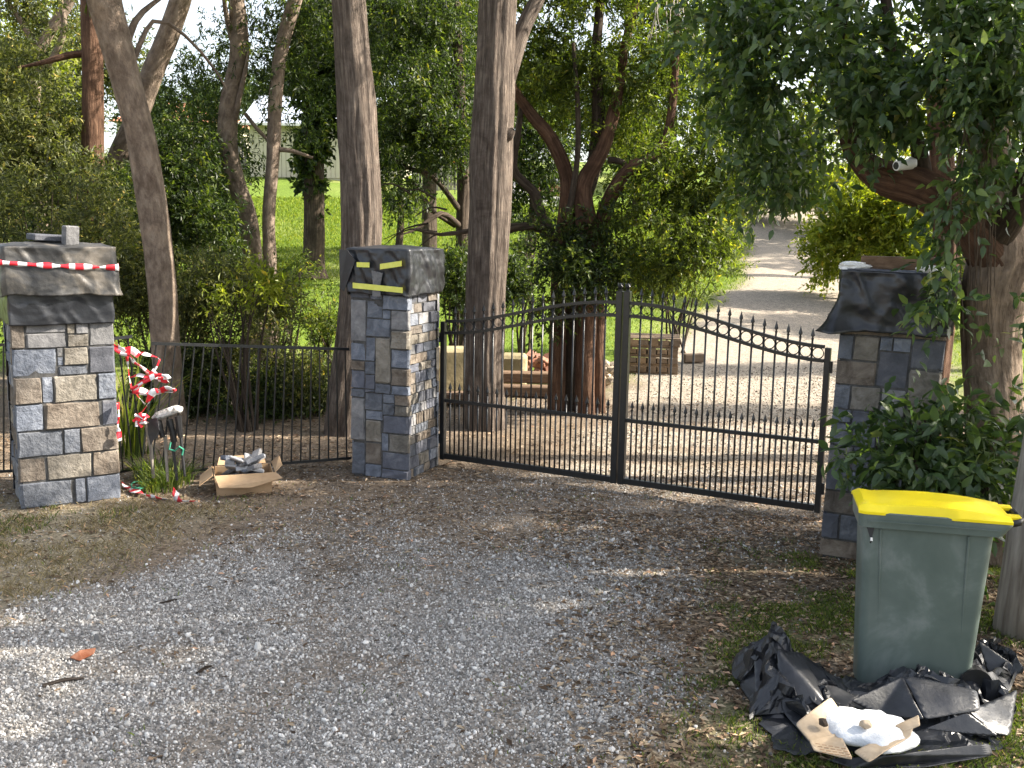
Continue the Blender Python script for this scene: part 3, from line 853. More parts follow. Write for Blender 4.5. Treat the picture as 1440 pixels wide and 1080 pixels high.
# ------------------------------------------------------------------ plastic covers on pillars
def wrap(name, pil, W, D, z0, z1, mat, label, off=0.02, flare=0.0, seed=0, top=True, ragged=0.03, folds=0.02, corner=None, domed=0.03, parent=None):
    """cloth draped round a pillar top; local pillar frame"""
    nper, nzv = 220, 30
    per = 2 * (W + D)
    V, F = [], []
    def pt(s):
        s = (s % 1) * per
        if s < W: return s, 0, 0, -1
        s -= W
        if s < D: return W, s, 1, 0
        s -= D
        if s < W: return W - s, D, 0, 1
        s -= W
        return 0, D - s, -1, 0
    for j in range(nzv):
        v = j / (nzv - 1)          # 0 bottom .. 1 top
        for i in range(nper):
            s = i / nper
            x, y, nx, ny = pt(s)
            rag = ragged * 2 * (float(fbm(s * 11 + seed, seed, 0, 3)) - 0.5)
            z = z0 + rag * (1 - v) + (z1 - z0) * v
            fo = folds * 2 * (float(fbm(s * 16 + seed, v * 3.2 + s * 5, seed, 4)) - 0.5 + 0.55 * (0.35 - abs(float(vnoise(s * 34 + v * 2.5 + seed, v * 1.6 - s * 9, seed)) - 0.5) * 2)) * (1 if v < 0.95 else 0.4)
            o_ = off + fo + flare * (1 - v) ** 2
            if corner:
                cs, amt, wd, pw = corner
                dd = min(abs(s - cs), 1 - abs(s - cs))
                o_ += amt * math.exp(-(dd / wd) ** 2) * (1 - v) ** pw
                z -= 0.25 * amt * math.exp(-(dd / wd) ** 2) * (1 - v) ** pw
            # soften corners by pushing radially a bit
            cx, cy = W / 2, D / 2
            rx, ry = (x - cx), (y - cy)
            rl = math.hypot(rx, ry)
            k = o_
            V.append((x + nx * k * 0.7 + rx / rl * k * 0.6, y + ny * k * 0.7 + ry / rl * k * 0.6, z))
    for j in range(nzv - 1):
        for i in range(nper):
            a, b2 = j * nper + i, j * nper + (i + 1) % nper
            F.append((a, b2, b2 + nper, a + nper))
    if top:
        base = (nzv - 1) * nper
        prev = base
        rings = 6
        for q_ in range(1, rings + 1):
            f = 1 - q_ / (rings + 0.3)
            o0 = len(V)
            for i in range(nper):
                x, y, z = V[base + i]
                xx, yy = W / 2 + (x - W / 2) * f, D / 2 + (y - D / 2) * f
                zz = z1 + domed * (1 - f ** 2) + 0.03 * (float(fbm(xx * 7 + seed, yy * 7, seed, 3)) - 0.5)
                V.append((xx, yy, zz))
            for i in range(nper):
                F.append((prev + i, prev + (i + 1) % nper, o0 + (i + 1) % nper, o0 + i))
            prev = o0
        V.append((W / 2, D / 2, z1 + domed)); c_ = len(V) - 1
        for i in range(nper): F.append((prev + i, prev + (i + 1) % nper, c_))
    me = bpy.data.meshes.new(name); me.from_pydata(V, [], F); me.materials.append(mat)
    me.polygons.foreach_set('use_smooth', [True] * len(me.polygons)); me.update()
    o = link(name, me, parent)
    if parent is None:
        o.location = pil.location; o.rotation_euler = pil.rotation_euler
        tag(o, label, 'plastic sheet')
    md = o.modifiers.new('thickness', 'SOLIDIFY'); md.thickness = 0.003
    return o
wl = wrap('plastic_cover', PL, PLW, 0.74, 1.41, 1.74, M['poly'], 'black plastic sheet clinging round the leftmost pillar below its dusty hood', off=0.010, seed=3, top=False, ragged=0.012, folds=0.008)
wh = wrap('plastic_cover', PL, PLW, 0.74, 1.63, 2.0, M['poly_dusty'], 'dusty loose plastic hood over the top of the leftmost pillar, under the paver and tape', off=0.034, flare=0.012, seed=8, ragged=0.03, folds=0.014, domed=0.03, corner=(PLW / (2 * (PLW + .74)) , 0.012, 0.03, 0.6))
wm = wrap('plastic_cover', PM_, PMW, 0.66, 1.61, 2.0, M['poly'], 'black plastic wrapped round the middle pillar and stuck with three yellow tape strips', off=0.02, seed=14, ragged=0.03, folds=0.018, domed=0.03)
wr = wrap('plastic_cover', PR, PRW, 0.66, 1.57, 1.965, M['poly'], 'black plastic over the rightmost pillar with one corner flaring out to the left', off=0.025, seed=22, ragged=0.02, folds=0.022, domed=0.0, corner=(0.0, 0.11, 0.03, 3.8))

def local_box(name, frame, c, size, mat, rot=(0, 0, 0), parent=None, bev=0.004):
    b = MB(); b.box((0, 0, 0), size, bev=bev)
    o = b.build(name, mat, parent)
    if parent is not None:
        o.location = c; o.rotation_euler = rot
    else:
        mw = Matrix.Translation(frame.location) @ Matrix.Rotation(frame.rotation_euler.z, 4, 'Z') @ Matrix.Translation(c) @ Euler(rot).to_matrix().to_4x4()
        o.matrix_world = mw
        o.location, o.rotation_euler, _s = mw.to_translation(), mw.to_euler(), None
    return o
# yellow strips (thin, lying on the wrap)
def strip_on_wrap(x0, x1, z, h, tilt):
    b = MB(); n_ = 10
    vs, fs = [], []
    for i in range(n_ + 1):
        x = x0 + (x1 - x0) * i / n_
        zz = z + tilt * (x - (x0 + x1) / 2)
        y = -0.054 - 0.002 * math.sin(i * 1.3)
        vs += [(x, y, zz - h / 2), (x, y, zz + h / 2), (x, y + .002, zz - h / 2), (x, y + .002, zz + h / 2)]
    for i in range(n_):
        a = 4 * i
        fs += [(a, a + 4, a + 5, a + 1), (a + 2, a + 3, a + 7, a + 6), (a + 1, a + 5, a + 7, a + 3), (a, a + 2, a + 6, a + 4)]
    b.add(vs, fs); return b.build('tape_strip', M['tape_yellow'], wm)
strip_on_wrap(0.11, 0.235, 1.865, 0.042, 0.0)
strip_on_wrap(0.335, 0.54, 1.87, 0.046, 0.16)
strip_on_wrap(0.07, 0.55, 1.675, 0.047, -0.05)
# loose flap at the left corner and centre crease of the middle wrap
fl = MB(); fl.add([(-0.075, -0.03, 1.99), (0.02, -0.055, 1.985), (0.10, -0.06, 1.90), (-0.03, -0.03, 1.63), (-0.075, -0.02, 1.66)], [(0, 4, 3, 2, 1)])
fo = fl.build('flap', M['poly'], wm); md = fo.modifiers.new('t', 'SOLIDIFY'); md.thickness = .003
fl = MB(); fl.add([(0.25, -0.05, 1.82), (0.36, -0.052, 1.80), (0.335, -0.047, 1.70), (0.335, -0.044, 1.60), (0.255, -0.044, 1.60), (0.262, -0.047, 1.72)], [(0, 5, 2, 1), (5, 4, 3, 2)])
fo = fl.build('patch', M['st_grey'], wm); md = fo.modifiers.new('t', 'SOLIDIFY'); md.thickness = .003
# things on the tops
pv = local_box('stone_offcut', PL, (0.46, 0.12, 2.08), (0.11, 0.07, 0.15), M['st_grey'], (0.05, 0.04, 0.3), bev=0.008)
tag(pv, 'small grey stone offcut weighing down the plastic on top of the leftmost pillar', 'stone')
pv = local_box('stone_offcut', PL, (0.34, 0.3, 2.06), (0.30, 0.2, 0.05), M['st_slate'], (0.03, 0.05, 0.2), bev=0.008)
tag(pv, 'flat slate offcut lying on top of the leftmost pillar', 'stone')
bd = local_box('timber_board', PR, (0.42, 0.22, 2.01), (0.58, 0.14, 0.085), M['timber_brown'], (0, 0, 0.06), bev=0.004)
tag(bd, 'brown timber plank lying on top of the rightmost pillar', 'plank')
def crumple(name, c, size, mat, label, cat, seed=0, amp=0.35, segs=3, parent=None):
    bm = bmesh.new(); bmesh.ops.create_icosphere(bm, subdivisions=segs, radius=0.5)
    V = np.array([v.co for v in bm.verts])
    d = fbm(V[:, 0] * 4 + seed, V[:, 1] * 4, V[:, 2] * 4 + seed, 3)
    for v, k in zip(bm.verts, d):
        v.co = Vector((v.co.x * size[0], v.co.y * size[1], v.co.z * size[2])) * (1 + amp * 2 * (k - 0.5))
    me = bpy.data.meshes.new(name); bm.to_mesh(me); bm.free(); me.materials.append(mat)
    o = link(name, me, parent, c)
    if label: tag(o, label, cat)
    return o
mwr = Matrix.Translation(PR.location) @ Matrix.Rotation(PRA, 4, 'Z')
crumple('crumpled_bag', mwr @ Vector((0.09, 0.10, 1.985)), (0.2, 0.16, 0.07), M['white_plastic'], 'crumpled pale plastic bag on the left corner of the rightmost pillar', 'plastic bag', 3, 0.5)
crumple('crumpled_bag', mwr @ Vector((0.58, 0.05, 1.98)), (0.2, 0.12, 0.05), M['white_plastic'], 'crumpled pale plastic under the right end of the plank on the rightmost pillar', 'plastic bag', 9, 0.5)

# ------------------------------------------------------------------ striped tape
def ribbon(name, pts, width, label=None, parent=None, stripe=0.055, seed=0, twist=0.6, mats=None, cat='tape'):
    P, _ = path_smooth(pts, [1] * len(pts), 0.018)
    T = unit(np.gradient(P, axis=0))
    ln = np.concatenate([[0], np.cumsum(np.linalg.norm(np.diff(P, axis=0), axis=1))])
    V, F, MI = [], [], []
    for i in range(len(P)):
        a = (float(fbm(ln[i] * 3 + seed, seed, 0, 2)) - 0.5) * math.pi * 2 * twist
        up = Vector((0, -math.sin(a) * 0.9, math.cos(a)))
        t = Vector(T[i])
        up = (up - t * up.dot(t))
        if up.length < 0.2: up = (Vector((1, 0, 0.2)) - t * t.x)
        up.normalize()
        w = width * (0.35 + 1.1 * float(vnoise(ln[i] * 11, seed))) / 2
        p = Vector(P[i])
        V += [p - up * w, p + up * w * 0.0 + t.cross(up) * 0.002, p + up * w]
    for i in range(len(P) - 1):
        a = i * 3
        F += [(a, a + 3, a + 4, a + 1), (a + 1, a + 4, a + 5, a + 2)]
        k = int(ln[i] / stripe) % 2
        MI += [k, k]
    b = MB(); b.v = [tuple(v) for v in V]; b.f = F; b.m = MI
    o = b.build(name, mats or [M['tape_red'], M['tape_white']], parent, smooth=True)
    md = o.modifiers.new('t', 'SOLIDIFY'); md.thickness = 0.0008
    if label: tag(o, label, cat)
    return o
def loc2w(pil, p):
    return pil.location + Matrix.Rotation(pil.rotation_euler.z, 3, 'Z') @ Vector(p)
# tape round the leftmost pillar's hood
e_ = 0.056
rp = [(-e_, 0.5, 1.87), (-e_, 0.0, 1.885), (-0.05, -e_, 1.885), (0.3, -e_ - 0.01, 1.86), (PLW - 0.04, -e_, 1.845), (PLW + e_, 0.02, 1.845), (PLW + e_, 0.5, 1.85), (PLW, 0.74 + e_, 1.86), (0, 0.74 + e_, 1.87), (-e_, 0.52, 1.87)]
ribbon('barrier_tape', [loc2w(PL, p) for p in rp], 0.045, 'red and white striped tape tied straight round the hood of the leftmost pillar', seed=2, twist=0.12)
# zigzag tape on the fence gap
dz_ = 7.95
def tp(L, d=dz_): return [U(x, y, d + (k[0] if (k := r_) else 0)) for (x, y, *r_) in L]
tz = empty('barrier_tape', U(200, 540, dz_), 'red and white striped tape woven in zigzags across the gap in the metal fence', 'tape')
def tpl(L, d=dz_): return [U(x, y, d) - tz.location for (x, y) in L]
for k, (L_, d_) in enumerate([([(157, 478), (166, 484), (172, 490), (190, 494), (208, 499), (222, 503), (225, 508)], 7.93),
                    ([(156, 486), (170, 490), (182, 500), (186, 508), (196, 514), (205, 521), (213, 529), (220, 531)], 7.9),
                    ([(225, 505), (219, 518), (211, 528), (200, 537), (192, 545), (188, 549)], 7.88),
                    ([(178, 498), (180, 515), (182, 532), (186, 549)], 7.95),
                    ([(182, 531), (195, 527), (207, 530), (222, 531), (235, 530), (236, 535), (222, 533)], 7.86),
                    ([(187, 550), (200, 553), (215, 553), (230, 550), (245, 547), (246, 551), (228, 552), (216, 556), (208, 568), (199, 580), (192, 586)], 7.9),
                    ([(190, 552), (198, 562), (204, 569)], 7.93),
                    ([(166, 566), (167, 580), (166, 600), (169, 620)], 7.7), ([(158, 484), (165, 492), (176, 494), (184, 492), (196, 500)], 7.9), ([(160, 490), (172, 498), (182, 500), (192, 510), (200, 518), (210, 526), (219, 522)], 7.87),
                    ([(184, 548), (194, 542), (204, 536), (214, 530), (224, 527), (234, 530)], 7.84), ([(186, 550), (196, 548), (210, 552), (222, 549), (236, 546), (246, 549)], 7.88), ([(206, 566), (212, 556), (216, 551), (222, 549)], 7.84), ([(190, 582), (194, 590), (202, 594), (206, 588), (198, 584)], 7.83)]):
    ribbon('strand', tpl(L_, d_), 0.042 if k != 7 else 0.045, None, tz, seed=20 + k, twist=0.9)
crp = U(198, 590, 7.85)
kn = MB(); 
for k in range(7):
    a = k * 0.9
    kn.tube([crp - tz.location + Vector((0.03 * math.cos(a), -0.02, 0.03 * math.sin(a))), crp - tz.location + Vector((0.05 * math.cos(a + 1.5), -0.03, 0.06 * math.sin(a + 1.5)))], [0.007, 0.013], 5, k % 2)
kn.build('knot', [M['tape_red'], M['tape_white']], tz)
ribbon('barrier_tape', [G(174, 680, .03), G(186, 688, .03), G(197, 693, .03), G(210, 698, .02), G(224, 701, .02), G(236, 702, .015)], 0.06, 'striped tape trailing on the grass beside the leftmost pillar', seed=44, twist=0.9)
ribbon('barrier_tape', [G(243, 690, .11), G(247, 696, .06), G(252, 703, .03), G(262, 705, .03), G(273, 705, .02)], 0.055, 'short scrunched striped tape lying in front of the splattered stand', seed=51, twist=0.9)

# ------------------------------------------------------------------ gates
GL, GR = Vector((-0.66, 9.10, 0)), Vector((2.42, 7.50, 0))
gdir = (GR - GL).normalized()
gang = math.atan2(gdir.y, gdir.x)
LEN = (GR - GL).length
def finial_me():
    b = MB()
    b.tube([(0, 0, 0), (0, 0, 0.012)], 0.013, 8)
    prof = [(0, 0.008), (0.012, 0.010), (0.02, 0.021), (0.032, 0.019), (0.06, 0.009), (0.085, 0.001)]
    b.tube([(0, 0, 0.012 + z) for z, _ in prof], [r for _, r in prof], 6)
    me = bpy.data.meshes.new('finial'); me.from_pydata([tuple(v) for v in b.v], [], b.f); me.materials.append(M['metal']); me.update(); return me
FIN = finial_me()
FIN.transform(Matrix.Diagonal((.82, .82, .92, 1)))
def rod_me(h, r=0.0085, n_=8):
    b = MB(); b.tube([(0, 0, 0), (0, 0, h)], r, n_)
    me = bpy.data.meshes.new('picket'); me.from_pydata([tuple(v) for v in b.v], [], b.f); me.materials.append(M['metal']); me.polygons.foreach_set('use_smooth', [len(f) == 4 for f in b.f]); me.update(); return me
ROD_S = rod_me(0.64)
ring_b = MB(); ring_b.tube([(0.042 * math.cos(t), 0, 0.042 * math.sin(t)) for t in np.linspace(0, 2 * math.pi, 21)], 0.0045, 6, cap=False)
RING = bpy.data.meshes.new('ring'); RING.from_pydata([tuple(v) for v in ring_b.v], [], ring_b.f); RING.materials.append(M['metal']); RING.update()
def ztop(s):   # s 0 at meeting stile .. 1 at hinge
    return 1.345 + 0.255 * (0.5 + 0.5 * math.cos(math.pi * min(1, s ** 1.08)))
def gate(origin, width, flip, label):
    """local x from hinge side to right in world; flip: meeting stile at local x=width if not flip else 0"""
    e = empty('driveway_gate', origin, label, 'gate', 'pair of wrought iron driveway gates', rz=gang)
    S = lambda x: (1 - x / width) if not flip else x / width
    st = 0.055
    b = MB(); b.box((width / 2, 0, 0.085), (width - 2 * st + .004, 0.045, 0.05), bev=0.003); b.build('bottom_rail', M['metal'], e)
    b = MB(); b.box((width / 2, 0, 0.61), (width - 2 * st + .004, 0.036, 0.03), bev=0.003); b.build('middle_rail', M['metal'], e)
    xm, xh = (width - st / 2, st / 2) if not flip else (st / 2, width - st / 2)
    b = MB(); b.box((xm, 0, 0.055 + 0.82), (st, 0.055, 1.64), bev=0.003); ms = b.build('stile', M['metal'], e)
    b = MB(); b.tube([(xm, 0, 1.697), (xm, 0, 1.71)], 0.018, 8); b.tube([(xm, 0, 1.71 + z) for z in (0, .012, .025, .04, .05)], [0.008, 0.02, 0.024, 0.016, 0.004], 8)
    for k in range(4): b.tube([(xm, 0, 1.72), (xm + .02 * math.cos(k * 1.57), .02 * math.sin(k * 1.57), 1.745), (xm + .024 * math.cos(k * 1.57), .024 * math.sin(k * 1.57), 1.765)], [.006, .006, .001], 5)
    b.build('post_cap', M['metal'], ms)
    b = MB(); b.box((xh, 0, 0.055 + 0.64), (st * .8, 0.05, 1.29), bev=0.003); hs = b.build('stile', M['metal'], e)
    for zz in (0.2, 1.15):
        h = MB(); h.tube([(xh + (st * .55 if flip else -st * .55), -0.01, zz), (xh + (st * .55 if flip else -st * .55), -0.01, zz + 0.09)], 0.014, 8); h.build('hinge', M['metal'], e)
    for dzr, nm in ((0, 'top_rail'), (-0.108, 'ring_rail')):
        vs, fs = [], []
        n_ = 40
        for i in range(n_ + 1):
            x = st + (width - 2 * st) * i / n_
            z = ztop(S(x)) + dzr
            vs += [(x, -0.018, z - 0.013), (x, 0.018, z - 0.013), (x, 0.018, z + 0.013), (x, -0.018, z + 0.013)]
        for i in range(n_):
            a = 4 * i
            for k in range(4): fs.append((a + k, a + (k + 1) % 4, a + 4 + (k + 1) % 4, a + 4 + k))
        b = MB(); b.add(vs, [tuple(reversed(f)) for f in fs]); b.build(nm, M['metal'], e)
    nl = 16
    pitch_ = (width - 2 * st) / (nl + 1)
    for k in range(nl + 1):
        x0 = st + pitch_ * k
        if k > 0:
            top = ztop(S(x0)) + 0.045
            o = link('picket', rod_me(top - 0.11), e, (x0, 0, 0.11))
            f = link('finial', FIN, o, (0, 0, top - 0.11))
        xs_ = x0 + pitch_ / 2
        o = link('dog_bar', ROD_S if True else None, e, (xs_, 0, 0.11 - 0.065 + 0.0)); o.scale = (1, 1, 1); o.location.z = 0.055
        f = link('finial', FIN, o, (0, 0, 0.64))
        zz = (ztop(S(xs_)) * 2 - 0.108) / 2
        r_ = link('ring', RING, e, (xs_, 0, zz))
    return e
half = LEN * 0.512
gate(GL, half - 0.006, False, 'left leaf of the black wrought iron gates, hinged on the middle pillar')
gate(GL + gdir * (half + 0.006), LEN - half - 0.006, True, 'right leaf of the black wrought iron gates, hinged by the rightmost pillar')

# ------------------------------------------------------------------ side fence panels
def fence_panel(A0, A1, B0, B1, n_, label, r_post=0.0075, capr=0.018):
    """A0->A1 bottom rail ends, B0->B1 top rail ends"""
    A0, A1, B0, B1 = map(Vector, (A0, A1, B0, B1))
    e = empty('metal_fence', A0, label, 'fence', 'black picket fence panels beside the leftmost pillar')
    o = A0
    b = MB(); b.tube([B0 - o, B1 - o], capr, 4); b.build('top_rail', M['metal'], e)
    b = MB(); b.tube([A0 - o, A1 - o], 0.016, 4); b.build('bottom_rail', M['metal'], e)
    for k in range(n_):
        t = (k + 0.5) / n_
        a, c_ = A0.lerp(A1, t) - o, B0.lerp(B1, t) - o
        b = MB(); b.tube([a, c_ - (c_ - a).normalized() * 0.008], r_post, 8); b.build('picket', M['metal'], e, smooth=False)
    return e
fence_panel(G(190, 668, .07), G(494, 644, .07) , U(213, 483, 8.3), U(491, 491, 9.0), 22, 'long leaning black picket fence panel between the cardboard box and the middle pillar')
fence_panel(G(166, 664, .07), G(208, 655, .07), U(146, 478, 8.0), U(186, 473, 8.1), 3, 'short tilted black fence panel end beside the leftmost pillar, wound with tape')
fence_panel(G(-90, 668, .1), G(20, 662, .1), U(-90, 485, 8.2), U(20, 485, 8.2), 11, 'black picket fence panel left of the leftmost pillar')

# ------------------------------------------------------------------ splattered stand by the fence
so = G(235, 672)
stn = empty('folding_stand', so, 'splattered black folding stand with a pale bar on top beside the leftmost pillar', 'stand')
def q(px, py, d): return U(px, py, d) - so
b = MB(); b.tube([q(215, 590, 7.98), q(222, 585, 8.0), q(236, 580, 8.0), q(249, 575, 8.0), q(255, 577, 8.02)], [0.022, 0.034, 0.036, 0.034, 0.03], 10); b.build('top_bar', M['splatter'], stn, smooth=True)
b = MB()
for (x0, y0, x1, y1, r_) in ((222, 592, 229, 615, .03), (238, 590, 246, 622, .028), (250, 585, 254, 615, .03)):
    b.tube([q(x0, y0, 7.98), q(x1, y1, 7.98)], [r_, r_ * .7], 7)
b.build('clamp', M['black'], stn)
b = MB(); b.tube([q(206, 592, 7.97), q(212, 630, 7.97), q(216, 672, 7.98)], [.022, .016, .014], 6); b.build('leg', M['timber'], stn)
for (x0, y0, x1, y1) in ((232, 612, 236, 678), (241, 610, 249, 676), (253, 600, 260, 670)):
    b = MB(); b.tube([q(x0, y0, 8.02), q(x1, y1, 7.95)], [.016, .012], 6); b.build('leg', M['black'] if x0 != 232 else M['timber'], stn)
# torn black plastic hanging
fl = MB(); fl.add([q(206, 590, 7.93), q(221, 588, 7.9), q(224, 605, 7.88), q(221, 617, 7.9), q(217, 616, 7.92), q(212, 626, 7.92), q(208, 610, 7.94)], [(0, 6, 2, 1), (6, 5, 4, 2), (4, 3, 2)])
fo = fl.build('torn_sheet', M['poly'], stn); md = fo.modifiers.new('t', 'SOLIDIFY'); md.thickness = .004
b = MB(); b.tube([q(240, 622, 7.93), q(238, 632, 7.92), q(246, 634, 7.92), q(252, 628, 7.92), q(258, 632, 7.92), q(256, 640, 7.92)], .008, 6); b.build('rope', M['green_rope'], stn)
rp_ = [G(190 + 8 * math.cos(t) + t * .8, 682 + 5 * math.sin(t), .04) for t in np.linspace(0, 9, 30)]
b = MB(); b.tube([p - rp_[0] for p in rp_], .006, 5); o = b.build('green_cord', M['green_rope'], None, rp_[0]); tag(o, 'thin green cord coiled in the grass beside the striped tape', 'cord')

# ------------------------------------------------------------------ cardboard box of stone offcuts
bx0 = G(333, 697)
box = empty('cardboard_box', bx0 + Vector((0, 0.2, 0)), 'open sagging cardboard box full of grey stone offcuts in front of the fence', 'box', rz=R(18))
w_, d_, h_ = 0.44, 0.34, 0.17
def wallp(c, s, rot=None):
    b = MB(); b.box((0, 0, 0), s); o = b.build('side_panel', M['cardboard'], box); o.location = c
    if rot: o.rotation_euler = rot
    return o
wallp((0, -d_ / 2, h_ / 2), (w_, .006, h_), (R(-6), 0, 0)); wallp((0, d_ / 2, h_ / 2), (w_, .006, h_), (R(6), 0, 0))
wallp((-w_ / 2, 0, h_ / 2), (.006, d_, h_), (0, R(-8), 0)); wallp((w_ / 2, 0, h_ / 2), (.006, d_, h_), (0, R(8), 0))
b = MB(); b.box((0, 0, .006), (w_, d_, .006)); b.build('base', M['cardboard'], box)
def flap(verts):
    b = MB(); b.add(verts, [tuple(range(len(verts)))]); o = b.build('flap', M['cardboard'], box); md = o.modifiers.new('t', 'SOLIDIFY'); md.thickness = .005
flap([(-.23, -.19, .172), (.25, -.19, .176), (.30, -.30, .15), (.05, -.315, .09), (-.2, -.31, .10)])
flap([(-.24, .17, .172), (-.245, -.18, .172), (-.35, -.20, .10), (-.34, .10, .11)])
flap([(.25, -.18, .176), (.245, .18, .178), (.31, .15, .235), (.315, -.10, .215)])
flap([(-.2, .19, .172), (.2, .19, .172), (.18, .27, .235), (-.18, .27, .225)])
rs = random.Random(3)
for k in range(26):
    s = (rs.uniform(.09, .2), rs.uniform(.06, .12), rs.uniform(.018, .04))
    lay_ = k % 3
    c_ = (rs.uniform(-.17, .19) * (1 - .2 * lay_), rs.uniform(-.12, .15) * (1 - .2 * lay_), 0.13 + 0.055 * lay_ + 0.03 * rs.random())
    mt_ = M[rs.choice(['offcut', 'offcut', 'st_grey', 'st_blue'])]
    pos_ = box.location + Matrix.Rotation(R(18), 3, 'Z') @ Vector(c_)
    b = MB(); b.box((0, 0, 0), s, bev=0.006); o = b.build('stone_offcut', mt_, None, pos_)
    o.rotation_euler = (rs.uniform(-.5, .5), rs.uniform(-.5, .5), rs.uniform(0, 3.1))
    tag(o, 'grey stone offcut heaped with others in the open cardboard box', 'stone', 'stone offcuts in the cardboard box')

# ------------------------------------------------------------------ wheelie bin
BC = G(1204, 968)
bang = R(-13)
bo = G(1203, 971) - Vector((0.03, 0.02, 0))
wb = empty('wheelie_bin', bo, 'dark green wheelie bin with a yellow lid standing on the verge', 'bin', rz=bang)
wb.scale = (0.93, 1, 1.035)
def rrect(x0, x1, y0, y1, r, z, n_=4):
    o = []
    for cx, cy, a0 in ((x1 - r, y0 + r, -90), (x1 - r, y1 - r, 0), (x0 + r, y1 - r, 90), (x0 + r, y0 + r, 180)):
        for k in range(n_ + 1):
            a = R(a0 + 90 * k / n_); o.append((cx + r * math.cos(a), cy + r * math.sin(a), z))
    return o
def loft(mb, secs, cap0=True, cap1=True):
    vs = [p for s in secs for p in s]; n_ = len(secs[0]); fs = []
    for i in range(len(secs) - 1):
        for k in range(n_):
            a, b2 = i * n_ + k, i * n_ + (k + 1) % n_
            fs.append((a, b2, b2 + n_, a + n_))
    if cap0: fs.append(tuple(reversed(range(n_))))
    if cap1: fs.append(tuple(range(len(vs) - n_, len(vs))))
    mb.add(vs, fs)
def bsec(z, grow=0.0):
    t = z / 0.83
    return rrect(0.035 * (1 - t) - grow, 0.575 + 0.05 * t + grow, 0.02 * (1 - t) - grow, 0.295 - 0.02 * (1 - t) + grow, 0.045, z)
b = MB(); loft(b, [bsec(z) for z in (0.012, 0.05, 0.2, 0.4, 0.6, 0.8, 0.84)]); body = b.build('body', M['bin_green'], wb, smooth=False)
bm = bmesh.new(); bm.from_mesh(body.data)
for f in bm.faces: f.smooth = len(f.verts) == 4
bm.to_mesh(body.data); bm.free()
md = body.modifiers.new('es', 'EDGE_SPLIT'); md.split_angle = R(40)
# recessed corner panels: slim vertical ridges on the side
for u in (0.085, 0.50):
    rb = MB(); rb.tube([(0.055 * .9 + u * .93, 0.031, 0.03), (u, -0.004, 0.80)], [0.006, 0.006], 6); rb.build('ridge', M['bin_green'], wb)
b = MB(); loft(b, [rrect(-.022, .66, -.022, .312, .04, z) for z in (0.81, 0.813)] + [rrect(-.026, .70, -.026, .316, .04, z) for z in (.86, .878)] + [rrect(-.018, .69, -.018, .308, .035, .882)]); b.build('rim', M['bin_green'], wb)
# latch hardware below the rim
b = MB(); b.add([(0.015, -0.006, 0.81), (0.055, -0.006, 0.81), (0.045, -0.014, 0.765), (0.035, -0.016, 0.76)], [(0, 3, 2, 1)]); b.tube([(0.042, -.018, .768), (0.043, -.024, .752), (.038, -.02, .738)], .0045, 6); b.build('latch', M['black'], wb)
b = MB(); b.tube([(0.042, -.020, .762), (0.042, -.026, .748)], .006, 6); b.build('bolt', M['white_plastic'], wb)
for zz in (0.79, 0.80): pass
b = MB(); b.box((0.33, -0.026, 0.842), (0.62, 0.008, 0.006)); b.build('rim_rib', M['bin_green'], wb)
# handle at the rear
b = MB(); b.tube([(0.66, 0.03, .85), (0.735, 0.03, .872), (0.745, 0.05, .876), (0.745, 0.24, .876), (0.735, 0.26, .872), (0.66, 0.26, .85)], .016, 8); b.build('handle', M['black'], wb, smooth=True)
# lid: domed with lips
LX, LYn = 24, 12
V, F = [], []
for j in range(LYn + 1):
    for i in range(LX + 1):
        u, v = i / LX, j / LYn
        x = -0.03 + 0.72 * u; y = -0.03 + 0.35 * v
        prof = 0.892 + 0.02 * math.sin(math.pi * min(1, v)) ** 0.5 * (1 - u ** 6) + 0.018 * math.sin(math.pi * u)
        if u < 0.12: prof += 0.012 * math.cos(u / 0.12 * math.pi / 2)
        if 0.18 < u < 0.86 and 0.2 < v < 0.8: prof += 0.006
        if v in (0.0, 1.0): prof = 0.884
        if u == 0: prof = 0.90 if 0 < v < 1 else 0.888
        y += 0.012 * (1 if v == 0 and 0.2 < u < 0.6 else 0)
        V.append((x, y, prof))
nt_ = len(V)
for (x, y, z) in list(V): V.append((x, y, z - 0.012 if z > 0.88 else z - 0.008))
w1 = LX + 1
for j in range(LYn):
    for i in range(LX):
        a = j * w1 + i
        F.append((a, a + 1, a + 1 + w1, a + w1)); F.append((nt_ + a, nt_ + a + w1, nt_ + a + 1 + w1, nt_ + a + 1))
for i in range(LX):
    a = i; F.append((a, nt_ + a, nt_ + a + 1, a + 1)); a = LYn * w1 + i; F.append((a + 1, nt_ + a + 1, nt_ + a, a))
for j in range(LYn):
    a = j * w1; F.append((a + w1, nt_ + a + w1, nt_ + a, a)); a = j * w1 + LX; F.append((a, nt_ + a, nt_ + a + w1, a + w1))
me = bpy.data.meshes.new('lid'); me.from_pydata(V, [], F); me.materials.append(M['bin_yellow']); me.polygons.foreach_set('use_smooth', [True] * len(F)); me.update()
lid = link('lid', me, wb); md = lid.modifiers.new('es', 'EDGE_SPLIT'); md.split_angle = R(35)
for yy in (0.06, 0.23):
    b = MB(); b.box((0.70, yy, 0.885), (0.09, 0.045, 0.022), bev=.006); b.build('lid_hinge', M['bin_yellow'], lid)
for yy in (0.03, 0.265):
    b = MB(); b.tube([(0.60, yy - .02, 0.09), (0.60, yy + .02, 0.09)], .085, 24); wh_ = b.build('wheel', M['black'], wb, smooth=False)
b = MB(); b.tube([(0.575, 0.0, 0.1), (0.575, 0.29, 0.1)], .011, 8); b.build('axle', M['metal'], wb)

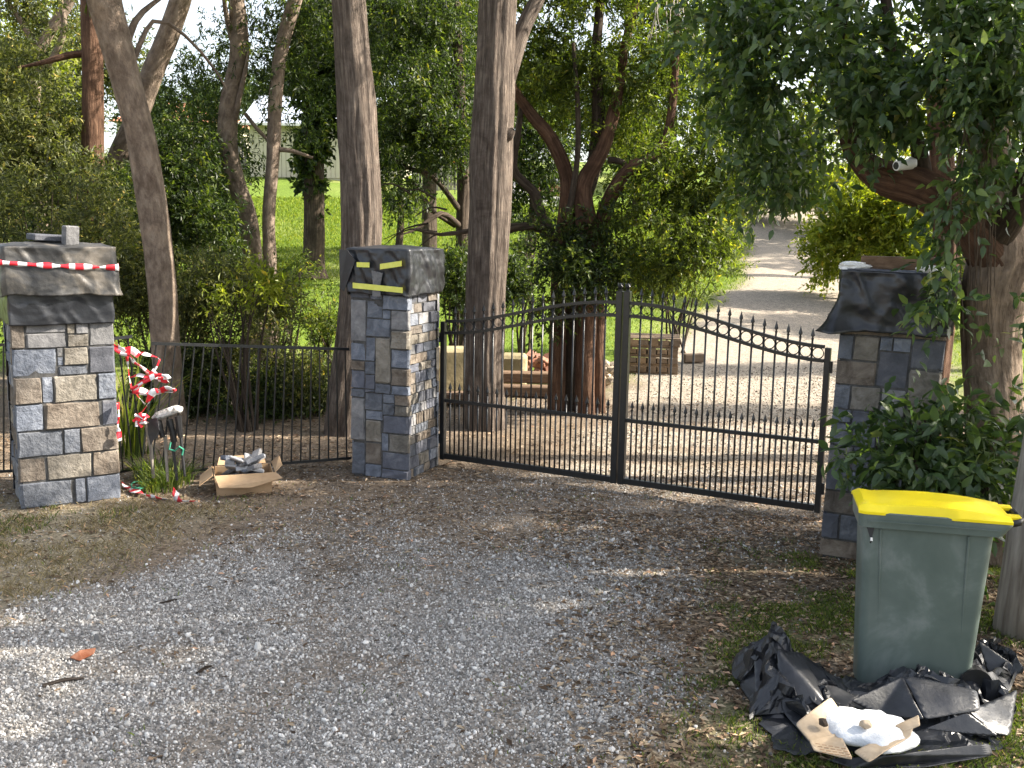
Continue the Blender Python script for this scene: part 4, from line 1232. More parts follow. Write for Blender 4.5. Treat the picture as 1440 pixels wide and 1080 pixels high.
# ------------------------------------------------------------------ black plastic heap, torn bag
def sheet(name, corners, mat, nu=46, nv=34, amp=0.1, freq=3.0, seed=0, base=0.0, fn=None, parent=None):
    """crumpled sheet over a quad of ground points; fn(u,v)->extra height"""
    c = [np.array(k, float) for k in corners]
    u, v = np.meshgrid(np.linspace(0, 1, nu), np.linspace(0, 1, nv))
    P = ((c[0][None, None] * (1 - u[..., None]) + c[1] * u[..., None]) * (1 - v[..., None]) + (c[3] * (1 - u[..., None]) + c[2] * u[..., None]) * v[..., None])
    ed = np.minimum(np.minimum(u, 1 - u), np.minimum(v, 1 - v))
    # ragged outline
    jx = (fbm(u * 6 + seed, v * 6, seed, 3) - 0.5) * 0.22; jy = (fbm(u * 6, v * 6 + seed, seed + 3, 3) - 0.5) * 0.22
    P[..., 0] += jx; P[..., 1] += jy
    r1 = np.abs(fbm(u * freq * 1.2 + seed, v * freq + u * 2, seed + 5, 2) - 0.5) * 2
    r2 = np.abs(fbm(u * freq * 3 + v * 3 + seed, v * freq * 3, seed + 9, 2) - 0.5) * 2
    z = amp * (1 - r1) ** 2.2 * 1.0 + amp * 0.3 * (1 - r2) ** 2
    if fn is not None: z = z + fn(u, v)
    P[..., 2] = gz(P[..., 0], P[..., 1]) + 0.012 + base + z * (0.25 + 0.75 * np.clip(ed * 6, 0, 1)) 
    F = []
    for j in range(nv - 1):
        for i in range(nu - 1):
            a = j * nu + i; F.append((a, a + 1, a + nu + 1, a + nu))
    me = mesh_np(name, P.reshape(-1, 3), np.array(F), mat, False)
    o = link(name, me, parent)
    md = o.modifiers.new('t', 'SOLIDIFY'); md.thickness = 0.003
    return o
heap = empty('plastic_sheeting', G(1230, 1010), 'heap of crumpled black plastic sheeting on the grass in front of the bin', 'plastic sheet')
def hp(o): 
    o.parent = heap; o.matrix_parent_inverse = Matrix.Translation(-heap.location); return o
g3 = lambda x, y: tuple(G(x, y))
hp(sheet('fold', [g3(1075, 1062), g3(1395, 1075), g3(1370, 955), g3(1095, 960)], M['poly'], amp=0.05, seed=1, nu=60, nv=40))
hp(sheet('fold', [g3(1060, 1010), g3(1205, 1062), g3(1190, 965), g3(1045, 935)], M['poly'], amp=0.10, seed=4, fn=lambda u, v: 0.26 * np.exp(-((u - .25) / .2) ** 2 - ((v - .55) / .35) ** 2)))
hp(sheet('fold', [g3(1240, 1030), g3(1400, 1050), g3(1390, 985), g3(1225, 975)], M['poly'], amp=0.08, seed=9, fn=lambda u, v: 0.10 * np.exp(-((u - .45) / .4) ** 2 - ((v - .5) / .4) ** 2)))
hp(sheet('fold', [g3(1310, 1010), g3(1410, 1035), g3(1425, 930), g3(1380, 905)], M['poly'], amp=0.12, seed=13))
def facet(name, pts, mat, parent=None, sub=2, amp=0.012, seed=0, thick=0.003):
    """bent polygon sheet through given world points, subdivided and roughened"""
    bm = bmesh.new(); vs = [bm.verts.new(p) for p in pts]; bm.faces.new(vs)
    bmesh.ops.triangulate(bm, faces=bm.faces[:])
    bmesh.ops.subdivide_edges(bm, edges=bm.edges[:], cuts=5, use_grid_fill=True)
    bm.normal_update()
    co = np.array([v.co for v in bm.verts]); dd = fbm(co[:, 0] * 9 + seed, co[:, 1] * 9, co[:, 2] * 9, 3) - 0.5
    d2 = 0.35 - np.abs(fbm(co[:, 0] * 5 + seed, co[:, 1] * 5, co[:, 2] * 7, 2) - 0.5) * 4
    for v, k, k2 in zip(bm.verts, dd, d2): v.co += v.normal * (k * amp * 1.4 + k2 * amp * 0.5)
    me = bpy.data.meshes.new(name); bm.to_mesh(me); bm.free(); me.materials.append(mat)
    o = link(name, me, parent)
    me.polygons.foreach_set('use_smooth', [True] * len(me.polygons))
    md = o.modifiers.new('s', 'SUBSURF'); md.levels = md.render_levels = 1
    me.update()
    md = o.modifiers.new('t', 'SOLIDIFY'); md.thickness = thick
    return o
W3 = lambda x, y, z: G(x, y, z)
# upstanding folds, each given by points at height z (photo position, height)
fs_ = [ [W3(1062, 985, .02), W3(1060, 905, .22), W3(1095, 882, .30), W3(1120, 925, .20), W3(1150, 985, .12), W3(1100, 1005, .05)],
        [W3(1092, 912, .28), W3(1128, 920, .22), W3(1180, 1010, .06), W3(1150, 1060, .02), W3(1100, 1000, .06)],
        [W3(1040, 965, .02), W3(1065, 920, .15), W3(1100, 985, .08), W3(1105, 1018, .02), W3(1078, 1022, .01)],
        [W3(1125, 918, .20), W3(1205, 978, .04), W3(1180, 1012, .10), W3(1140, 985, .12)],
        [W3(1195, 985, .14), W3(1270, 952, .20), W3(1285, 985, .16), W3(1300, 1012, .10), W3(1235, 1005, .08)],
        [W3(1270, 950, .21), W3(1372, 972, .16), W3(1378, 1000, .12), W3(1300, 1012, .10)],
        [W3(1300, 1025, .10), W3(1360, 1002, .16), W3(1405, 1035, .08), W3(1340, 1030, .09)],
        [W3(1360, 1000, .12), W3(1430, 970, .10), W3(1420, 1035, .03), W3(1395, 1030, .05)],
        [W3(1395, 965, .02), W3(1375, 900, .22), W3(1425, 935, .12), W3(1415, 968, .03)],
        [W3(1160, 1068, .02), W3(1250, 1062, .08), W3(1390, 1045, .08), W3(1396, 1062, .04), W3(1300, 1080, .02), W3(1200, 1082, .01)]]
for k, p in enumerate(fs_): hp(facet('fold', p, M['poly'], seed=k * 5, amp=0.016))
# torn paper bag with pale powder, on the plastic
bag = empty('torn_cement_bag', G(1210, 1035, .07), 'torn kraft paper bag of pale powder lying open on the black plastic heap', 'paper bag')
def bp(o): o.parent = bag; o.matrix_parent_inverse = Matrix.Translation(-bag.location); return o
zb = .15
bp(facet('paper', [W3(1118, 1018, zb), W3(1168, 980, zb + .02), W3(1185, 1005, zb - .02), W3(1175, 1035, zb - .03), W3(1140, 1045, zb - .02)], M['paper'], seed=2, amp=.008))
bp(facet('paper', [W3(1138, 1042, zb - .01), W3(1180, 1030, zb - .02), W3(1200, 1070, zb - .02), W3(1145, 1056, zb - .03)], M['paper'], seed=3, amp=.008))
bp(facet('paper', [W3(1200, 1058, zb - .02), W3(1255, 1030, zb - .01), W3(1286, 1020, zb + .02), W3(1280, 1036, zb), W3(1222, 1072, zb - .02)], M['paper'], seed=4, amp=.008))
bp(facet('paper', [W3(1258, 1022, zb), W3(1292, 1006, zb + .04), W3(1294, 1020, zb + .03), W3(1272, 1030, zb)], M['paper'], seed=5, amp=.006))
bm = bmesh.new(); bmesh.ops.create_icosphere(bm, subdivisions=4, radius=1)
c0 = W3(1222, 1026, zb - .03)
ang_p = 0.1
for v in bm.verts:
    x, y, z = v.co
    k = 1 + 0.3 * (float(fbm(x * 2, y * 2, 4, 3)) - .5) * 2
    v.co = Vector((x * .19 * k, y * .17 * k, max(z, -.2) * .045 + 0.012 * (float(fbm(x * 6, y * 6, 1, 3)) - .5) * 2)) + c0 - bag.location
me = bpy.data.meshes.new('powder'); bm.to_mesh(me); bm.free(); me.materials.append(M['powder']); me.polygons.foreach_set('use_smooth', [True] * len(me.polygons)); link('powder', me, bag)
crumple('paper_scrap', W3(1217, 1018, zb + .03), (.05, .05, .03), M['paper'], 'torn scrap of brown paper lying on the pale powder', 'paper', 4, .5, 2)
crumple('bark_scrap', W3(1158, 1016, zb + .02), (.035, .05, .03), M['bark_dark'], 'small dark clod on the torn paper bag', 'clod', 7, .5, 2)
# printed lines on the bag (too small to read): thin dark strokes
bl = MB()
for r_ in range(4):
    for k in range(5):
        p = W3(1150 + k * 9 + r_ * 3, 1046 + r_ * 4.0 + k * 1.6, zb - .012) - bag.location
        bl.box(p, (.018, .004, .001), rot=Matrix.Rotation(-0.2, 3, 'Z'))
bl.build('print', M['timber_brown'], bag)

# ------------------------------------------------------------------ timber pole at the right edge
pb = G(1425, 915)
pole = MB()
o_ = Vector((2.90, 5.32, 0))
pole.tube([(0, 0, -0.1), (0.03, 0, 0.6), (0.085, 0.0, 1.4), (0.27, 0, 4.5)], [.165, .16, .155, .145], 28)
po = pole.build('timber_pole', M['timber'], None, o_, smooth=True); tag(po, 'weathered pale timber pole cut by the right edge behind the bin', 'pole')

# ------------------------------------------------------------------ materials stored behind the gate
def pallet(loc, rz, label):
    e = empty('timber_pallet', loc, label, 'pallet', 'pallets stacked behind the gate', rz=rz)
    L_, W_ = 0.78, 0.7
    for k in range(6):
        b = MB(); b.box((0, -W_ / 2 + .05 + k * .12, .125), (L_, .09, .02)); b.build('slat', M['pallet'], e)
    for k in range(3):
        b = MB(); b.box((0, -W_ / 2 + .05 + k * .3, .012), (L_, .09, .02)); b.build('slat', M['pallet'], e)
        b = MB(); b.box((-L_ / 2 + .03 + k * (L_ / 2 - .03), 0, .069), (.055, W_ - .02, .09)); b.build('bearer', M['pallet'], e)
    for k in range(5):
        b = MB(); b.box((-L_ / 2 + .08 + k * .155, -W_ / 2 - 0.008, .07), (.146 - .01 * (k % 3), .016, .074 + .012 * ((k * 7) % 3))); b.build('end_board', M['pallet'], e)
    return e
pp = U(920, 524, 15.2)
for k, nm in enumerate(('bottom', 'second', 'third', 'topmost')):
    pallet((pp.x + random.uniform(-.02, .02), 15.4, float(gz(pp.x, 15.2)) + .138 * k), R(-8) + random.uniform(-.05, .05), nm + ' timber pallet of the stack behind the right gate leaf' if k else 'lowest timber pallet of the stack behind the right gate leaf')
def blocky(name, c, s, rz, mat, label, cat, group=None, rx=0, ry=0):
    b = MB(); b.box((0, 0, 0), s, bev=min(s) * 0.12)
    o = b.build(name, mat, None, c); o.rotation_euler = (rx, ry, rz); tag(o, label, cat, group); return o
p_ = U(640, 525, 13.2); blocky('sandstone_block', (p_.x, 13.2, .30), (.72, .4, .62), .15, M['sandstone'], 'large yellow sandstone block beside the middle pillar, seen through the gate', 'stone block')
p_ = U(722, 517, 13.6); blocky('sandstone_block', (p_.x, 13.6, .25), (.36, .4, .46), -.1, M['sandstone'], 'smaller yellow sandstone block right of the big trunk, behind the left gate leaf', 'stone block')
for k, (px, dd, ln_, zz, lb) in enumerate(((735, 12.9, 1.0, .09, 'lower of the dark timber sleepers lying behind the left gate leaf'), (745, 13.1, .9, .24, 'upper dark timber sleeper lying on another behind the left gate leaf'), (640, 12.2, .7, .10, 'dark timber sleeper lying in front of the large sandstone block'))):
    p_ = U(px, 550, dd); blocky('timber_sleeper', (p_.x, dd, zz), (ln_, .2, .14), .05 * (k - 1), M['bark_dark'] if 0 else M['timber_brown'], lb, 'sleeper')
p_ = U(975, 503, 16.2); blocky('timber_offcut', (p_.x, 16.2, .14), (.36, .16, .14), .2, M['pallet'], 'short timber offcut on the driveway right of the pallets', 'timber')
rs = random.Random(9)
for grp, (px0, px1, py, dd, n_, mk, lb, sz) in enumerate(((705, 795, 515, 14.3, 34, 'brick_red', 'broken red brick heaped behind the left gate leaf', .13), (832, 868, 530, 14.0, 16, 'rock', 'pale rough rock piled between the stems and the meeting posts', .15), (608, 660, 492, 14.8, 12, 'brick_red', 'broken red brick heaped by the large sandstone block', .12))):
    for k in range(n_):
        px = rs.uniform(px0, px1); p_ = U(px, py, dd + rs.uniform(-.35, .35))
        hgt_ = (1 - abs((px - px0) / (px1 - px0) - .5) * 1.6) * .42
        z = float(gz(p_.x, p_.y)) + .05 + rs.random() * hgt_
        if mk == 'rock': o = crumple('rock', (p_.x, p_.y, z), (sz * rs.uniform(.8, 1.4), sz * rs.uniform(.8, 1.2), sz * .8), M[mk], None, None, k, .5, 1); tag(o, lb, 'rock', 'rocks piled behind the meeting posts of the gate')
        else:
            o = blocky('brick', (p_.x, p_.y, z), (sz * 1.5, sz * .8, sz * .55), rs.uniform(0, 3), M[mk], lb, 'brick', 'heap of broken bricks %s' % ('behind the left gate leaf' if grp == 0 else 'by the sandstone block'), rs.uniform(-.5, .5), rs.uniform(-.5, .5))

# ------------------------------------------------------------------ near and middle trees
def V3(*a): return [tuple(U(*k)) for k in a]
def simple_tree(name, label, pts, rads, mat, crowns=(), branches=(), n=28, ridge=0.06, lump=0.12, flare=0.35, seed=0, group=None, **kw):
    base = Vector(pts[0]); e = tree(name, base, label, group=group)
    limb('trunk', pts, rads, mat, e, base, n=n, ridge=ridge, lump=lump, flare=flare, seed=seed)
    for k, (bp_, br) in enumerate(branches): limb('branch', bp_, br, mat, e, base, n=10, lump=.15, seed=seed + k + 1, step=.15)
    for cr in crowns:
        bl_, n_l, L_, mt_, opt = cr
        crown('crown', bl_, n_l, L_, mt_, e, origin=base, seed=seed + 3, **opt)
    return e
b1 = on(242, 600, 10.7)
t1 = V3((238, 560, 10.7), (232, 470, 10.6), (228, 400, 10.55), (216, 300, 10.5), (200, 200, 10.4), (182, 130, 10.3), (160, 50, 10.2), (140, -40, 10.1), (120, -160, 10.0))
simple_tree('eucalyptus_tree', 'leaning pale-barked tree rising behind the left fence panel', [tuple(b1 - Vector((0, 0, .1)))] + t1, [.15, .15, .15, .145, .145, .15, .15, .16, .17, .165, .14], M['bark_smooth'], seed=1, ridge=.02, lump=.12,
            branches=[(V3((170, 80, 10.25), (190, 30, 10.4), (215, 5, 10.6), (250, -20, 10.9)), [.05, .035, .025, .015]), (V3((178, 110, 10.3), (215, 30, 10.5), (260, 50, 10.7), (300, 95, 10.9), (318, 125, 11)), [.03, .022, .018, .014, .008])],
            crowns=[([blob(60, -150, 10, 180, 90, 1.3)], 9000, .1, M['leaf_mid'], dict(aspect=.22, droop=.6))])
b2 = on(478, 615, 10.4)
t2 = V3((486, 560, 10.4), (497, 480, 10.4), (505, 400, 10.4), (508, 300, 10.4), (503, 200, 10.4), (500, 120, 10.4), (494, 40, 10.4), (488, -40, 10.4), (480, -200, 10.4))
simple_tree('stringybark_tree', 'straight grey fibrous-barked tree behind the middle pillar', [tuple(b2 - Vector((0, 0, .1)))] + t2, [.17, .19, .19, .195, .195, .19, .18, .17, .16, .155, .14], M['bark_grey'], seed=2, n=72, ridge=.09, flare=.12,
            crowns=[([blob(480, -260, 10.4, 260, 110, 1.6)], 12000, .1, M['leaf_mid'], dict(aspect=.25, droop=.6))])
b3 = on(683, 605, 10.9)
t3 = V3((682, 560, 10.9), (681, 500, 10.9), (685, 400, 10.9), (689, 300, 10.9), (691, 220, 10.9), (694, 150, 10.9), (697, 80, 10.9), (700, 0, 10.9), (703, -80, 10.9), (705, -220, 10.9))
simple_tree('stringybark_tree', 'thick grey fibrous-barked tree behind the left gate leaf with a fork and a knot', [tuple(b3 - Vector((0, 0, .1)))] + t3, [.21, .21, .215, .215, .225, .225, .215, .205, .2, .19, .17, .15], M['bark_grey'], seed=3, n=72, ridge=.09, flare=.12,
            branches=[(V3((706, 190, 10.85), (716, 188, 10.8), (722, 182, 10.78)), [.10, .07, .03]),
                      (V3((708, 130, 10.95), (722, 80, 11), (736, 40, 11.1), (758, -5, 11.2), (790, -70, 11.4)), [.10, .095, .085, .08, .06])],
            crowns=[([blob(760, -260, 11, 260, 110, 1.6)], 12000, .1, M['leaf_mid'], dict(aspect=.25, droop=.6))])
# dark red trunk at left, and second leaning trunk
b4 = on(128, 480, 13.5)
simple_tree('ironbark_tree', 'upright dark reddish trunk behind the leaning pale tree', [tuple(b4)] + V3((128, 400, 13.5), (130, 250, 13.5), (131, 100, 13.5), (128, 0, 13.5), (126, -150, 13.5)), [.16, .15, .14, .135, .13, .1], M['bark_red'], seed=4,
            branches=[(V3((122, 75, 13.5), (95, 78, 13.4), (60, 88, 13.3), (25, 95, 13.2)), [.05, .045, .03, .012])])
b5 = on(120, 480, 14.5)
simple_tree('eucalyptus_tree', 'pale trunk slanting up to the right behind the leaning tree', [tuple(b5)] + V3((140, 300, 14.5), (165, 225, 14.5), (195, 160, 14.4), (215, 100, 14.3), (238, 45, 14.2), (256, -10, 14.1), (280, -100, 14)), [.15, .14, .15, .15, .15, .145, .14, .12], M['bark_smooth'], seed=5, ridge=.02,
            crowns=[([blob(330, -90, 14, 130, 60, 1)], 5000, .1, M['leaf_mid'], dict(aspect=.25, droop=.6))])
b6 = on(356, 440, 15.2)
simple_tree('wattle_tree', 'sinuous grey trunk bending left then right beside the lawn', [tuple(b6)] + V3((356, 380, 15.2), (350, 310, 15.2), (332, 255, 15.2), (320, 200, 15.2), (324, 140, 15.2), (336, 80, 15.2), (334, 20, 15.2), (326, -60, 15.2)), [.16, .15, .14, .135, .14, .14, .13, .12, .1], M['bark_smooth'], seed=6, ridge=.03, lump=.16,
            branches=[(V3((326, 190, 15.2), (336, 140, 15.1), (345, 100, 15.1), (352, 60, 15.1)), [.05, .04, .03, .015]), (V3((330, 65, 15.2), (320, 30, 15.1), (314, -10, 15)), [.05, .04, .03]), (V3((345, 160, 15.2), (365, 185, 15.2), (385, 205, 15.2)), [.03, .03, .02])],
            crowns=[([blob(340, 75, 15.6, 85, 55, .8), blob(260, 130, 15.8, 70, 60, .8), blob(290, 215, 15.5, 80, 60, .7)], 10000, .085, M['leaf_dark'], dict(aspect=.28, droop=.4, thr=.47, freq=2))])
b7 = on(380, 445, 15.0)
simple_tree('wattle_tree', 'slim grey trunk standing right of the sinuous one', [tuple(b7)] + V3((380, 380, 15), (378, 310, 15), (384, 220, 15), (388, 130, 15), (398, 60, 15), (418, -10, 15), (440, -90, 15)), [.11, .10, .095, .095, .10, .1, .095, .08], M['bark_smooth'], seed=7, ridge=.03,
            branches=[(V3((385, 210, 15), (410, 212, 15), (440, 222, 15.1)), [.04, .035, .02])],
            crowns=[([blob(420, 110, 15.5, 55, 90, .7), blob(425, 0, 15.5, 80, 60, .8)], 9000, .085, M['leaf_dark'], dict(aspect=.28, droop=.4, thr=.46, freq=2))])
b8 = on(440, 385, 26)
ivy_pts = V3((441, 360, 26), (442, 300, 26), (440, 200, 26), (440, 100, 26), (440, 0, 26), (440, -120, 26))
simple_tree('ivy_clad_tree', 'dark straight trunk clothed in ivy at the edge of the lawn', [tuple(b8)] + ivy_pts, [.3, .27, .26, .25, .24, .22, .2], M['bark_dark'], seed=8, flare=.5,
            crowns=[([blob(441, 90, 26, 24, 160, .5), blob(437, 210, 26, 20, 70, .45), blob(470, 60, 26, 60, 120, 1.2)], 22000, .16, M['leaf_dark'], dict(aspect=.6, droop=.2, thr=.3))])
# small far trunks on the lawn
for (px, d, r_, lb) in ((604, 25, .19, 'slim trunk under the dark hanging crown left of the thick tree'), (652, 27, .2, 'slim dark trunk just left of the thick tree on the lawn')):
    bb_ = on(px, 330, d)
    simple_tree('shade_tree', lb, [tuple(bb_)] + V3((px, 280, d), (px + 1, 200, d), (px + 3, 90, d), (px + 5, -20, d)), [r_, r_ * .9, r_ * .9, r_ * .8, r_ * .7], M['bark_dark'], seed=int(px),
                crowns=[([blob(px - 20, 60, d - 1, 75, 130, 1.6), blob(px + 10, 170, d - 2, 60, 55, 1.3)], 26000, .14, M['leaf_dark'], dict(aspect=.35, droop=.3, thr=.43))])
# dark hanging foliage between the trunks: crown of a tree in the mid ground
bb_ = on(650, 330, 17)
simple_tree('evergreen_tree', 'broad dark evergreen hanging its crown between the two straight trunks', [tuple(on(652, 400, 16.5))] + V3((650, 330, 16.5), (652, 250, 16.5), (645, 120, 16.4), (640, -20, 16.4)), [.12, .11, .1, .1, .08], M['bark_dark'], seed=61,
            branches=[(V3((650, 320, 16.5), (620, 300, 16), (590, 320, 15.8), (565, 330, 15.6)), [.05, .04, .03, .01]), (V3((650, 300, 16.5), (610, 250, 16), (570, 235, 15.7), (545, 215, 15.5)), [.05, .04, .03, .01]),
                      (V3((640, 318, 16.5), (600, 290, 16.2), (585, 260, 16), (560, 245, 16)), [.04, .03, .02, .01])],
            crowns=[([blob(590, 60, 16, 90, 110, 1.2), blob(580, 180, 15.8, 60, 50, .9), blob(640, 180, 16, 60, 60, .9), blob(560, 270, 15.6, 45, 25, .5, .6), blob(560, 0, 16, 70, 70, 1)], 32000, .085, M['leaf_dark'], dict(aspect=.34, droop=.3, thr=.49, freq=2.2))])

# multi-stemmed tree behind the gate
mb_ = on(808, 575, 12.0)
mt = tree('multi_stem_tree', mb_, 'many-stemmed red-brown tree with a broad crown behind the left gate leaf')
def mlimb(nm, pts, rads, mat='bark_red', n=16, seed=0, **k): return limb(nm, V3(*pts), rads, M[mat], mt, mb_, n=n, seed=seed, lump=.14, **k)
mlimb('stem', [(782, 590, 11.9), (784, 500, 11.95), (786, 400, 12), (795, 310, 12), (797, 250, 12), (775, 195, 12), (750, 165, 12), (720, 120, 12), (700, 60, 12)], [.11, .10, .10, .10, .085, .08, .07, .05, .03], n=20, ridge=.06)
mlimb('stem', [(802, 588, 12.1), (803, 480, 12.1), (806, 380, 12.1), (815, 300, 12.1), (835, 235, 12.1), (842, 170, 12.1), (838, 90, 12.1), (845, -10, 12.1)], [.10, .095, .10, .10, .09, .08, .065, .05], 'bark_dark', n=20, ridge=.06, seed=1)
mlimb('stem', [(822, 586, 11.8), (824, 480, 11.8), (826, 400, 11.8), (824, 320, 11.85), (820, 260, 11.9), (845, 215, 11.9), (865, 150, 11.9), (880, 60, 11.9), (900, -20, 11.9)], [.12, .115, .12, .125, .10, .085, .07, .05, .04], n=22, ridge=.06, seed=2)
mlimb('stem', [(840, 584, 12.0), (840, 480, 12), (838, 390, 12), (845, 320, 12), (862, 270, 11.9), (890, 235, 11.8), (918, 222, 11.8), (938, 190, 11.8), (948, 120, 11.8), (952, 20, 11.8)], [.10, .095, .095, .09, .085, .085, .07, .055, .045, .03], n=20, ridge=.06, seed=3)
mlimb('branch', [(782, 345, 12), (762, 322, 11.9), (735, 318, 11.8), (700, 322, 11.7), (660, 325, 11.7), (620, 330, 11.6), (580, 322, 11.5)], [.06, .055, .05, .045, .03, .02, .01], 'bark_dark', n=10, seed=4)
mlimb('branch', [(775, 330, 12), (757, 290, 12), (752, 272, 12), (735, 255, 12), (722, 235, 12), (728, 190, 12), (735, 140, 12)], [.07, .06, .06, .055, .05, .04, .03], 'bark_dark', n=10, seed=5)
mlimb('branch', [(855, 225, 12), (875, 228, 12), (898, 250, 12), (912, 215, 12)], [.04, .035, .03, .02], 'bark_dark', n=8, seed=6)
mlimb('branch', [(800, 300, 11.8), (812, 220, 11.8), (812, 140, 11.8), (806, 60, 11.8)], [.04, .035, .03, .02], 'bark_dark', n=8, seed=7)
rr = np.random.default_rng(77)
for k in range(12):
    sx, sy = rr.uniform(560, 760), rr.uniform(270, 340)
    a = rr.uniform(-.5, .5); ln_ = rr.uniform(40, 90)
    mlimb('twig', [(sx, sy, 12 + rr.uniform(-.5, .5)), (sx - ln_ * .5, sy - ln_ * .5 * a - 6, 11.8), (sx - ln_, sy - ln_ * a + 6, 11.7)], [.014, .01, .004], 'bark_dark', n=5, seed=k)
crown('crown', [blob(760, 60, 12.3, 70, 100, .8), blob(850, 60, 12.5, 110, 110, 1.2), blob(940, 100, 12.4, 100, 120, 1.2), blob(800, -60, 12.5, 260, 60, 1.3), blob(900, 170, 12.6, 110, 60, .9, .7), blob(770, 170, 13, 60, 40, .6, .5)],
      50000, .075, M['leaf_mid'], mt, origin=mb_, seed=5, aspect=.33, droop=.3, thr=.5, freq=2.0)
crown('crown', [blob(960, 260, 11.6, 90, 60, .7), blob(920, 310, 11.6, 75, 50, .6), blob(985, 330, 11.5, 55, 40, .5), blob(900, 370, 11.6, 50, 35, .4), blob(960, 370, 11.6, 50, 32, .4), blob(1010, 240, 11.7, 60, 70, .6)],
      19000, .075, M['leaf_mid'], mt, origin=mb_, seed=6, aspect=.36, droop=.45, thr=.48, freq=2.4)
crown('crown', [blob(800, 360, 11.4, 40, 30, .3), blob(840, 330, 11.4, 40, 40, .3), blob(760, 340, 11.6, 50, 25, .3), blob(830, 395, 11.4, 40, 18, .3), blob(770, 420, 11.6, 20, 60, .2, .4)],
      6500, .07, M['leaf_dark'], mt, origin=mb_, seed=7, aspect=.4, droop=.3, thr=.42, freq=2.4)

for k in range(12):
    sx = rr.uniform(915, 965); d_ = 11.3
    mlimb('twig', [(sx, -20, d_), (sx + rr.uniform(-15, 15), 15, d_ - .1), (sx + rr.uniform(-25, 25), rr.uniform(30, 62), d_ - .2)], [.008, .006, .003], 'bark_pale', n=5, seed=k)
# near right tree with limb
rb_ = on(1412, 700, 6.6)
rt = tree('spreading_tree', rb_, 'gnarled brown tree at the right edge with a red-brown limb and dark glossy crown')
limb('trunk', [tuple(rb_ - Vector((0, 0, .1)))] + V3((1404, 640, 6.6), (1398, 560, 6.6), (1393, 480, 6.6), (1396, 410, 6.6), (1405, 370, 6.6), (1408, 320, 6.65), (1400, 260, 6.7), (1385, 180, 6.8), (1378, 60, 6.9), (1370, -60, 7), (1360, -250, 7)),
     [.20, .19, .175, .17, .20, .215, .15, .13, .13, .12, .11, .09], M['bark_brown'], rt, rb_, n=44, ridge=.08, lump=.2, flare=.3, seed=12, step=.06)
limb('branch', V3((1396, 372, 6.55), (1365, 320, 6.55), (1330, 285, 6.55), (1290, 262, 6.6), (1250, 252, 6.7), (1222, 236, 6.8), (1195, 205, 6.95), (1180, 150, 7.1)), [.13, .12, .125, .13, .125, .10, .06, .03], M['bark_red'], rt, rb_, n=24, lump=.2, ridge=.08, seed=15, step=.06)
limb('branch', V3((1300, 262, 6.6), (1290, 200, 6.7), (1262, 130, 6.8), (1250, 40, 6.9), (1240, -60, 7)), [.06, .05, .045, .04, .03], M['bark_dark'], rt, rb_, n=10, seed=16)
limb('branch', V3((1215, 235, 6.85), (1200, 160, 7.0), (1205, 90, 7.1), (1180, 20, 7.2), (1150, -50, 7.2)), [.05, .045, .04, .035, .03], M['bark_dark'], rt, rb_, n=10, seed=17)
limb('branch', V3((1405, 330, 6.5), (1425, 300, 6.4), (1450, 240, 6.3), (1470, 100, 6.3)), [.10, .09, .08, .05], M['bark_dark'], rt, rb_, n=14, seed=18)
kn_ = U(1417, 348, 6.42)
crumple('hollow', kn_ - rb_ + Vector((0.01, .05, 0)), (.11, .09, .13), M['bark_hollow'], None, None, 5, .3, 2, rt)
for k in range(14):
    sx = rr.uniform(1335, 1400); d_ = rr.uniform(6.0, 6.3)
    limb('twig', V3((sx, rr.uniform(380, 480), d_), (sx + rr.uniform(-8, 8), 280, d_), (sx + rr.uniform(-20, 20), 150, d_), (sx + rr.uniform(-30, 30), 40, d_)), [.003, .004, .006, .006], M['bark_brown'], rt, rb_, n=5, seed=k)
AV = [(tuple(U(1271, 235, 6.1)), .34), (tuple(U(1280, 240, 5.7)), .30), (tuple(U(1265, 262, 6.2)), .28), (tuple(U(1320, 275, 6.0)), .22)]
crown('crown', [blob(1400, 90, 6.0, 100, 120, .5), blob(1290, 110, 6.4, 110, 110, .6), blob(1180, 90, 6.7, 120, 110, .6), blob(1080, 110, 7.0, 90, 95, .6), blob(1400, 170, 5.9, 55, 60, .35), blob(1130, 190, 7, 80, 50, .5), blob(1160, 150, 6.9, 60, 40, .3),
                blob(1095, 235, 7.3, 60, 50, .4), blob(1040, 30, 7.1, 90, 70, .6), blob(1200, -60, 6.8, 280, 60, .9), blob(1420, 0, 6, 80, 60, .6)],
      15500, .078, M['leaf_glossy'], rt, True, rb_, seed=21, aspect=.48, per=9, twig=.26, droop=.5, thr=.525, freq=2.6, avoid=AV)
crown('crown', [blob(1345, 290, 5.95, 30, 45, .2), blob(1337, 385, 5.95, 14, 50, .12, 1.2), blob(1325, 440, 5.9, 14, 35, .1), blob(1438, 440, 5.95, 10, 50, .1, .6), blob(1390, 240, 6.0, 45, 28, .2)],
      800, .08, M['leaf_glossy'], rt, True, rb_, seed=22, aspect=.5, per=8, twig=.25, droop=.7, thr=.35, freq=1.9)
# trunk behind right pillar
b_r = on(1296, 620, 8.8)
simple_tree('paperbark_tree', 'shaggy orange-barked trunk just behind the rightmost pillar', [tuple(b_r)] + V3((1306, 600, 8.8), (1320, 480, 8.8), (1329, 390, 8.8), (1330, 320, 8.8), (1326, 240, 8.8), (1318, 100, 8.8)), [.13, .12, .11, .105, .1, .1, .08], M['bark_red'], seed=33, ridge=.14, lump=.2)
